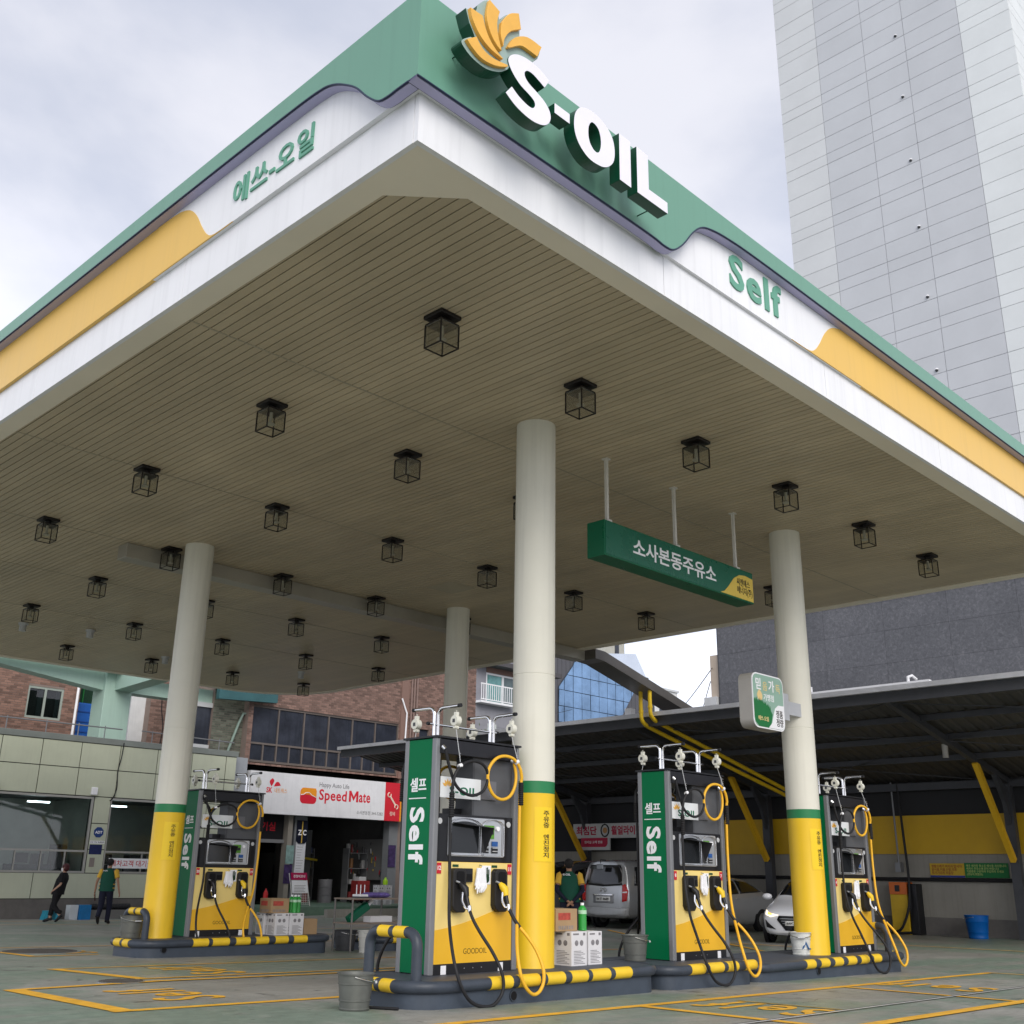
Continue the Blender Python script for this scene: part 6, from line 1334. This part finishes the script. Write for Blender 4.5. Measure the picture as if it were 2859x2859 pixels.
t = thing('wheel_roll', 'black ribbed rubber roll lying on a grey plank by the office wall', 'roll', (17.0,34.2,G(17,34)+.36)); MB().tube([(-.62+.025*i,0,.0) for i in range(52)], [.095 if i % 2 else .08 for i in range(52)], 12).build('roll', RUB, t, True); MB().box(-.7,.8,-.15,.2,-.40,-.09).build('plank', mat('plank_grey', (.18,.175,.165), .7), t)

# metal shelf table between the islands
t = thing('shelf_table', 'rusty steel shelf table with two shelves standing between the islands', 'table', (12.88,16.1,G(12.9,16.1))); TBL = mat('table_steel', (.20,.19,.18), .5, .5, var=.2, scale=9)
for z in (.46,.865): MB().box(-.55,.55,-.27,.27,z,z+.025).build('shelf', mat('table_top', (.25,.20,.16), .6, var=.2), t)
for sx in (-.53,.53):
    for sy in (-.25,.25): MB().tube([(sx,sy,0),(sx,sy,.865)], .018, 8).build('leg', TBL, t, True)
zt = G(12.9,16.1)
t = thing('bag_pile', 'purple packet pile on the steel shelf table', 'bags', (13.02,16.1,zt+.89))
for q in range(4): MB().ball((-.15+.12*q,.0,.045), .10, .16, .05, 12).build('packet', mat('packet_purple', (.16,.12,.36), .6, var=.2, scale=8), t, True)
t = thing('router', 'white box with three aerials on the steel shelf table', 'router', (12.78,16.1,zt+.89)); MB().box(-.18,.12,-.1,.1,.02,.06).build('case', PRINTW, t, bev=.01); MB().box(-.18,.12,-.1,.1,0,.02).build('foot', DGREY, t)
for q in (-.12,-.03,.06): MB().tube([(q,.06,.05),(q,.06,.22)], .009, 6).build('aerial', PRINTW, t)
t = thing('power_tool', 'green corded power tool on the lower shelf of the steel table', 'tool', (12.72,16.05,zt+.485)); b = MB(); b.bar((-.3,0,.03),(.12,0,.28),.12,.14); b.build('body', mat('tool_green', (.0,.10,.05), .4), t, bev=.02); MB().tube([(.12,0,.28),(.22,0,.36)], .035, 8).build('handle', PRINTW, t, True)
carton('low white carton on the lower shelf of the steel table', 13.05, 16.0, zt+.485, .5, .2, .10, CARDW, prints=False)
bucket('white plastic pail standing by the steel shelf table', 12.50, 15.6, G(12.5,15.6), .15, .36, mat('pail_cream', (.50,.50,.47), .5, var=.1))

# ================================================================== BUILDINGS BEHIND
ap = thing('apartment', 'grey apartment block with white balcony railing behind the tree', 'building', (40.2, 42, 0))
AG = mat('apartment_grey', (.27,.27,.30), .7, var=.06)
hol = [(.83,3.4,10.13,11.76)]
wall_core(ap, 0, 6, -1, 14, hol, 0, .3, AG)
for z in range(6): MB().box(0,6,-.012,0,4.6+.85*z,5.435+.85*z).build('cladding_board', AG, ap)
MB().box(0,2.7,-.5,0,9.98,10.09).build('balcony_slab', PRINTW, ap); MB().box(0,2.7,-.5,-.46,10.97,11.03).build('rail_top', PRINTW, ap); MB().box(0,2.7,-.5,-.46,10.14,10.19).build('rail_bottom', PRINTW, ap)
for q in range(17): MB().box(.02+.165*q,.05+.165*q,-.495,-.465,10.19,10.97).build('baluster', PRINTW, ap)
w_ = MB(); w_.box(.83,3.4,.04,.14,11.66,11.76); w_.box(.83,.95,.04,.14,10.13,11.66); w_.box(2.12,2.26,.04,.14,10.13,11.66); w_ = w_.build('window', PRINTW, ap)
MB().box(.95,2.12,.1,.106,10.13,11.66).build('pane', mat('teal_glass', (.16,.36,.36), .15, var=.25, scale=3), w_); MB().box(2.26,3.4,.1,.106,10.13,11.66).build('pane', mat('teal_glass_dim', (.12,.17,.18), .15, var=.2), w_)
MB().box(-.3,6.2,-.8,.3,12.05,12.3).build('eave', mat('eave_dark', (.08,.075,.08), .6), ap); MB().box(.83,6,-.03,.0,11.76,12.05).build('lintel', BR2, ap)

gl = thing('glass_building', 'dark clad building with a slanted blue glass curtain wall', 'building', (60, 55, 0))
SEAM = mat('seam_cladding', (.115,.11,.115), .45, .4, var=.05)
MB().box(0,13.1,.1,12,-1,17.28).build('core', mat('core_dark', (.09,.09,.095), .6), gl)
for q in range(27): MB().box(.03+.484*q,.03+.484*q+.45,.0,.1,0,17.25).build('cladding_strip', SEAM, gl)
BG_ = mat('blue_mirror_glass', (.19,.30,.45), .05, .8, var=.35, scale=.35)  # blotchy lightened tint stands in for reflections of neighbouring buildings
gpoly = [(1.52,9.0),(7.0,9.0),(8.72,12.84),(11.94,17.1),(11.94,17.22),(3.4,17.22),(3.25,16.89),(1.55,14.99)]
def clip_poly(poly, lo, hi, ax):
    def cut(P, val, keep):
        o = []
        for i in range(len(P)):
            a, c = P[i], P[(i+1) % len(P)]; ia, ic = keep(a[ax]-val), keep(c[ax]-val)
            if ia: o.append(a)
            if ia != ic:
                f_ = (val-a[ax])/(c[ax]-a[ax]); o.append((a[0]+(c[0]-a[0])*f_, a[1]+(c[1]-a[1])*f_))
        return o
    P = cut(poly, lo, lambda v: v >= 0)
    return cut(P, hi, lambda v: v <= 0) if P else P
for i in range(11):
    for j in range(7):
        x0, z0 = 1.1+1.05*i, 8.6+1.24*j; P = clip_poly(clip_poly(gpoly, x0+.025, x0+1.025, 0), z0+.025, z0+1.215, 1)
        if len(P) >= 3:
            tl_ = random.uniform(-.02,.02); tz = random.uniform(-.02,.02); b = MB()
            b.prism(P, lambda a, c, d, tl_=tl_, tz=tz, x0=x0, z0=z0: (a, -.05+d+tl_*(a-x0)+tz*(c-z0), c), -.03, .03); b.build('pane', BG_, gl)
b = MB(); b.prism(gpoly, XZ(-.02), 0, .03); b.build('mullion_ground', mat('mullion_dark', (.02,.03,.05), .5), gl)
b = MB(); b.prism([(3.2,17.28),(13.0,17.28),(11.6,19.1),(4.4,18.1)], XZ(.2), 0, 5); b.build('upper_glass_storey', mat('upper_glass', (.62,.66,.72), .06, .6, var=.08, scale=.4), gl)
MB().box(8.3,11.1,1.0,5,17.3,22.5).build('stair_tower', mat('stair_cream', (.55,.53,.45), .7, var=.06), gl); MB().box(9.8,10.3,.95,1.0,18.6,22).build('tower_window', WGL, gl)

for k_, (x0, x1, zt_, nm) in enumerate(((105.0,112.2,23.4,'pale grey apartment block with small windows beyond the glass building'),(112.6,125.0,19.0,'low white building with roof fence in the far gap'))):
    t = thing('far_building', nm, 'building', (x0, 80, 0)); MB().box(0,x1-x0,0,8,-1,zt_).build('wall', mat('far_white', (.60,.60,.60), .7, var=.04), t)
    for i in range(3):
        for j in range(3): MB().box(1.2+2.1*i,2.3+2.1*i,-.03,0,zt_-3-3*j,zt_-1.6-3*j).build('window', WGL, t)
    MB().box(-.2,x1-x0+.2,-.2,8,zt_,zt_+.25).build('coping', LGREY, t)
    if k_:
        for i in range(13): MB().box(.3+i*.98,.36+i*.98,0,.06,zt_+.25,zt_+2.2).build('fence_post', PRINTW, t)
        MB().box(.3,12,0,.05,zt_+2.15,zt_+2.2).build('fence_rail', PRINTW, t); MB().box(2.0,4.6,2,4,zt_+.25,zt_+1.5).build('roof_hut', mat('hut_orange', (.5,.16,.06), .6), t)

# dark granite building behind the shelter
gr = thing('granite_building', 'windowless building faced in dark grey granite slabs behind the shelter', 'building', (34, 0, 0))
def granite():
    m = bpy.data.materials.new('granite'); m.use_nodes = True; t = m.node_tree; p = t.nodes['Principled BSDF']; n = t.nodes.new; k = t.links.new
    gp_ = n('ShaderNodeNewGeometry'); a = n('ShaderNodeTexNoise'); a.inputs['Scale'].default_value = 9; a.inputs['Detail'].default_value = 8; a.inputs['Roughness'].default_value = .75; a.inputs['Distortion'].default_value = .8; k(gp_.outputs['Position'], a.inputs['Vector'])
    c = n('ShaderNodeTexNoise'); c.inputs['Scale'].default_value = .5; c.inputs['Detail'].default_value = 6; k(gp_.outputs['Position'], c.inputs['Vector'])
    ad_ = n('ShaderNodeMath'); ad_.operation = 'MULTIPLY_ADD'; k(c.outputs['Fac'], ad_.inputs[0]); ad_.inputs[1].default_value = .35; k(a.outputs['Fac'], ad_.inputs[2])
    r = n('ShaderNodeValToRGB'); k(ad_.outputs[0], r.inputs['Fac']); e_ = r.color_ramp.elements; e_[0].position = .52; e_[0].color = (.068,.07,.078,1); e_[1].position = .86; e_[1].color = (.16,.16,.172,1); q = e_.new(.70); q.color = (.10,.102,.113,1)
    oi = n('ShaderNodeObjectInfo'); mr = n('ShaderNodeMapRange'); mr.inputs['To Min'].default_value = .95; mr.inputs['To Max'].default_value = 1.05; k(oi.outputs['Random'], mr.inputs['Value']); vm = n('ShaderNodeVectorMath'); vm.operation = 'SCALE'; k(r.outputs['Color'], vm.inputs[0]); k(mr.outputs['Result'], vm.inputs['Scale'])
    k(vm.outputs['Vector'], p.inputs['Base Color']); p.inputs['Roughness'].default_value = .5; return m
GRAN = granite()
MB().box(.012,14,-8,22.35,-.5,10.2).build('core', DGREY, gr)
sl_ = MB().box(0,.03,.003,2.197,.003,1.097).mesh('granite_slab', GRAN)
for i in range(13):
    for j in range(6): obj('granite_slab', sl_, gr, (random.uniform(-.002,.002), -6.3+2.2*i, 3.65+1.1*j))
MB().box(-.06,14,-8,22.4,10.25,10.34).build('coping', DGREY, gr)
MB().box(.1,2,22.35,22.75,-.5,9.2).build('beige_return', mat('beige_wall', (.45,.38,.31), .7), gr); MB().box(-.1,.4,22.4,22.95,6.9,7.6).build('vent_box', LGREY, gr)
for i in range(6): MB().tube([(.2,8+2.3*i,10.3),(.2,8+2.3*i,10.6)], .03, 6).build('roof_pin', LGREY, gr)
MB().tube([(.15,4,10.56),(.15,22.2,10.5)], .05, 6).build('roof_rail', PRINTW, gr)

# panel-clad tower
tw = thing('tower_block', 'tall apartment tower clad in pale grey panels with fine joints', 'building', (45, 0, 0))
TP = [mat('tower_pale', (.57,.585,.595), .5, var=.05, scale=.35, rand=.03, world=True), mat('tower_grey', (.50,.515,.54), .5, var=.05, scale=.35, rand=.03, world=True), mat('tower_white', (.65,.675,.68), .5, var=.05, scale=.35, rand=.03, world=True)]
ye = [23.75, 21.35, 18.78, 16.62, 13.92, 11.6]; mi = [0,1,1,1,2]
MB().box(.03,15,11.63,23.72,-1,62).build('core', mat('tower_joint', (.47,.48,.50), .7), tw)
rows = [1.18,.99,1.01,.62]; cache = {}
z = 48.11+3.8*3; k_ = 0
while z > 12:
    h_ = rows[k_ % 4]; k_ += 1
    for i in range(5):
        key = (i, h_)
        if key not in cache: cache[key] = MB().box(0,.03,ye[i+1]+.012,ye[i]-.012,.012,h_-.012).mesh('panel', TP[mi[i]])
        obj('panel', cache[key], tw, (random.uniform(-.003,.003),0,z-h_))
    key = ('s', h_)
    if key not in cache: cache[key] = MB().box(.015,3.2,11.6,11.63,.012,h_-.012).mesh('panel', TP[2])
    obj('panel', cache[key], tw, (0,0,z-h_))
    key = ('n', h_)
    if key not in cache: cache[key] = MB().box(.015,3.2,23.72,23.75,.012,h_-.012).mesh('panel', TP[0])
    obj('panel', cache[key], tw, (0,0,z-h_))
    if k_ % 4 == 2:
        MB().ball((-.03,17.05,z-h_+.18), .075, .075, .075, 10).build('vent', DGREY, tw, True); MB().ball((-.03,17.05,z-h_+.22), .07, .08, .06, 10).build('vent_hood', PRINTW, tw, True)
    z -= h_
for i in range(14): MB().box(5+.0,8,11.4,11.6,16+3.1*i,17.6+3.1*i).build('balcony', mat('tower_beige', (.52,.44,.30), .6), tw)

# tree and street sign seen over the first pump
def tree(label, x, y, z0, h_, r_, n=900, seed=5, mcol=(.09,.15,.035)):
    rnd = random.Random(seed); t = thing('tree', label, 'tree', (x, y, z0))
    b = MB(); b.tube([(0,0,0),(.05,0,h_*.35),(-.03,.04,h_*.6),(0,0,h_*.85)], [.14,.11,.07,.03], 8)
    for i in range(9):
        a = rnd.uniform(0,6.28); s0 = h_*rnd.uniform(.4,.75); b.tube([(0,0,s0),(math.cos(a)*r_*.5,math.sin(a)*r_*.5,s0+h_*.1),(math.cos(a)*r_*.9,math.sin(a)*r_*.9,s0+h_*.15)], [.04,.025,.01], 6)
    b.build('trunk', mat('bark', (.10,.08,.06), .9), t)
    b = MB()
    cl_ = [(Vector((rnd.gauss(0,.45)*r_, rnd.gauss(0,.45)*r_, h_*(.72+rnd.gauss(0,.13)))), r_*rnd.uniform(.25,.45)) for _ in range(16)]
    for _ in range(n):
        c, q = rnd.choice(cl_); p = c+Vector((rnd.gauss(0,1),rnd.gauss(0,1),rnd.gauss(0,1)))*q*.6
        u = Vector((rnd.uniform(-1,1),rnd.uniform(-1,1),rnd.uniform(-.6,.6))).normalized(); v = u.cross(Vector((rnd.uniform(-1,1),rnd.uniform(-1,1),1))).normalized(); s_ = rnd.uniform(.07,.14)
        b.add([p-u*s_, p+v*s_*.45, p+u*s_, p-v*s_*.45], [(0,1,2,3)])
    m = mat('leaf_'+str(seed), mcol, .6, var=.4, scale=3); o = b.build('crown', m, t); o['kind'] = 'stuff'
tree('small leafy street tree in front of the grey apartment block', 37.9, 38.2, -.5, 9.4, 1.5, 1600)
tree('leafy tree tuft beside the green sign over the first pump', 36.9, 37.6, -.5, 8.9, 1.0, 900, 8, (.12,.19,.05))
t = thing('street_sign', 'green and white street sign in front of the leafy tree', 'sign', (36.6, 37.0, -.5)); MB().tube([(0,.1,0),(0,.1,8.4)], .05, 8).build('pole', LGREY, t); MB().box(-.25,.30,0,.05,7.55,8.55).build('plate', mat('sign_pale', (.55,.60,.58), .5), t); MB().box(.08,.22,-.006,0,7.6,8.5).build('green_stripe', mat('sign_teal_green', (.02,.30,.18), .5), t)
t = thing('weed_tuft', 'small green weed growing on the shelter roof edge', 'plant', (23.15, 14.25, ZR(XF)+.22)); b = MB(); rnd = random.Random(2)
for _ in range(90):
    a = rnd.uniform(0,6.28); q = rnd.uniform(.05,.35); p0 = Vector((rnd.gauss(0,.05),rnd.gauss(0,.12),0)); p1 = p0+Vector((math.cos(a)*q*.5,math.sin(a)*q*.8,q)); b.add([p0+Vector((.008,0,0)), p0-Vector((.008,0,0)), p1, p1+Vector((0,.02,-.03))], [(0,1,2,3)])
b.build('blades', mat('weed_green', (.10,.22,.05), .7, var=.3), t)
for k_, (p0, p1, sg_) in enumerate((((34.0,41,8.6),(62,54,13.2),.6),((33.5,40,9.0),(72.5,54.5,13.4),.8),((34,22.6,8.7),(73,54.9,14.0),1.0),((34,22.7,8.2),(112,79,20),2.0))):
    t = thing('power_cable', 'thin sagging black cable strung across the gap to the glass building', 'cable', (0,0,0), group='cables across the gap'); P = [Vector(p0).lerp(Vector(p1), i/16) - Vector((0,0,sg_*math.sin(math.pi*i/16))) for i in range(17)]; MB().tube(P, .018, 5).build('cable', RUB, t)
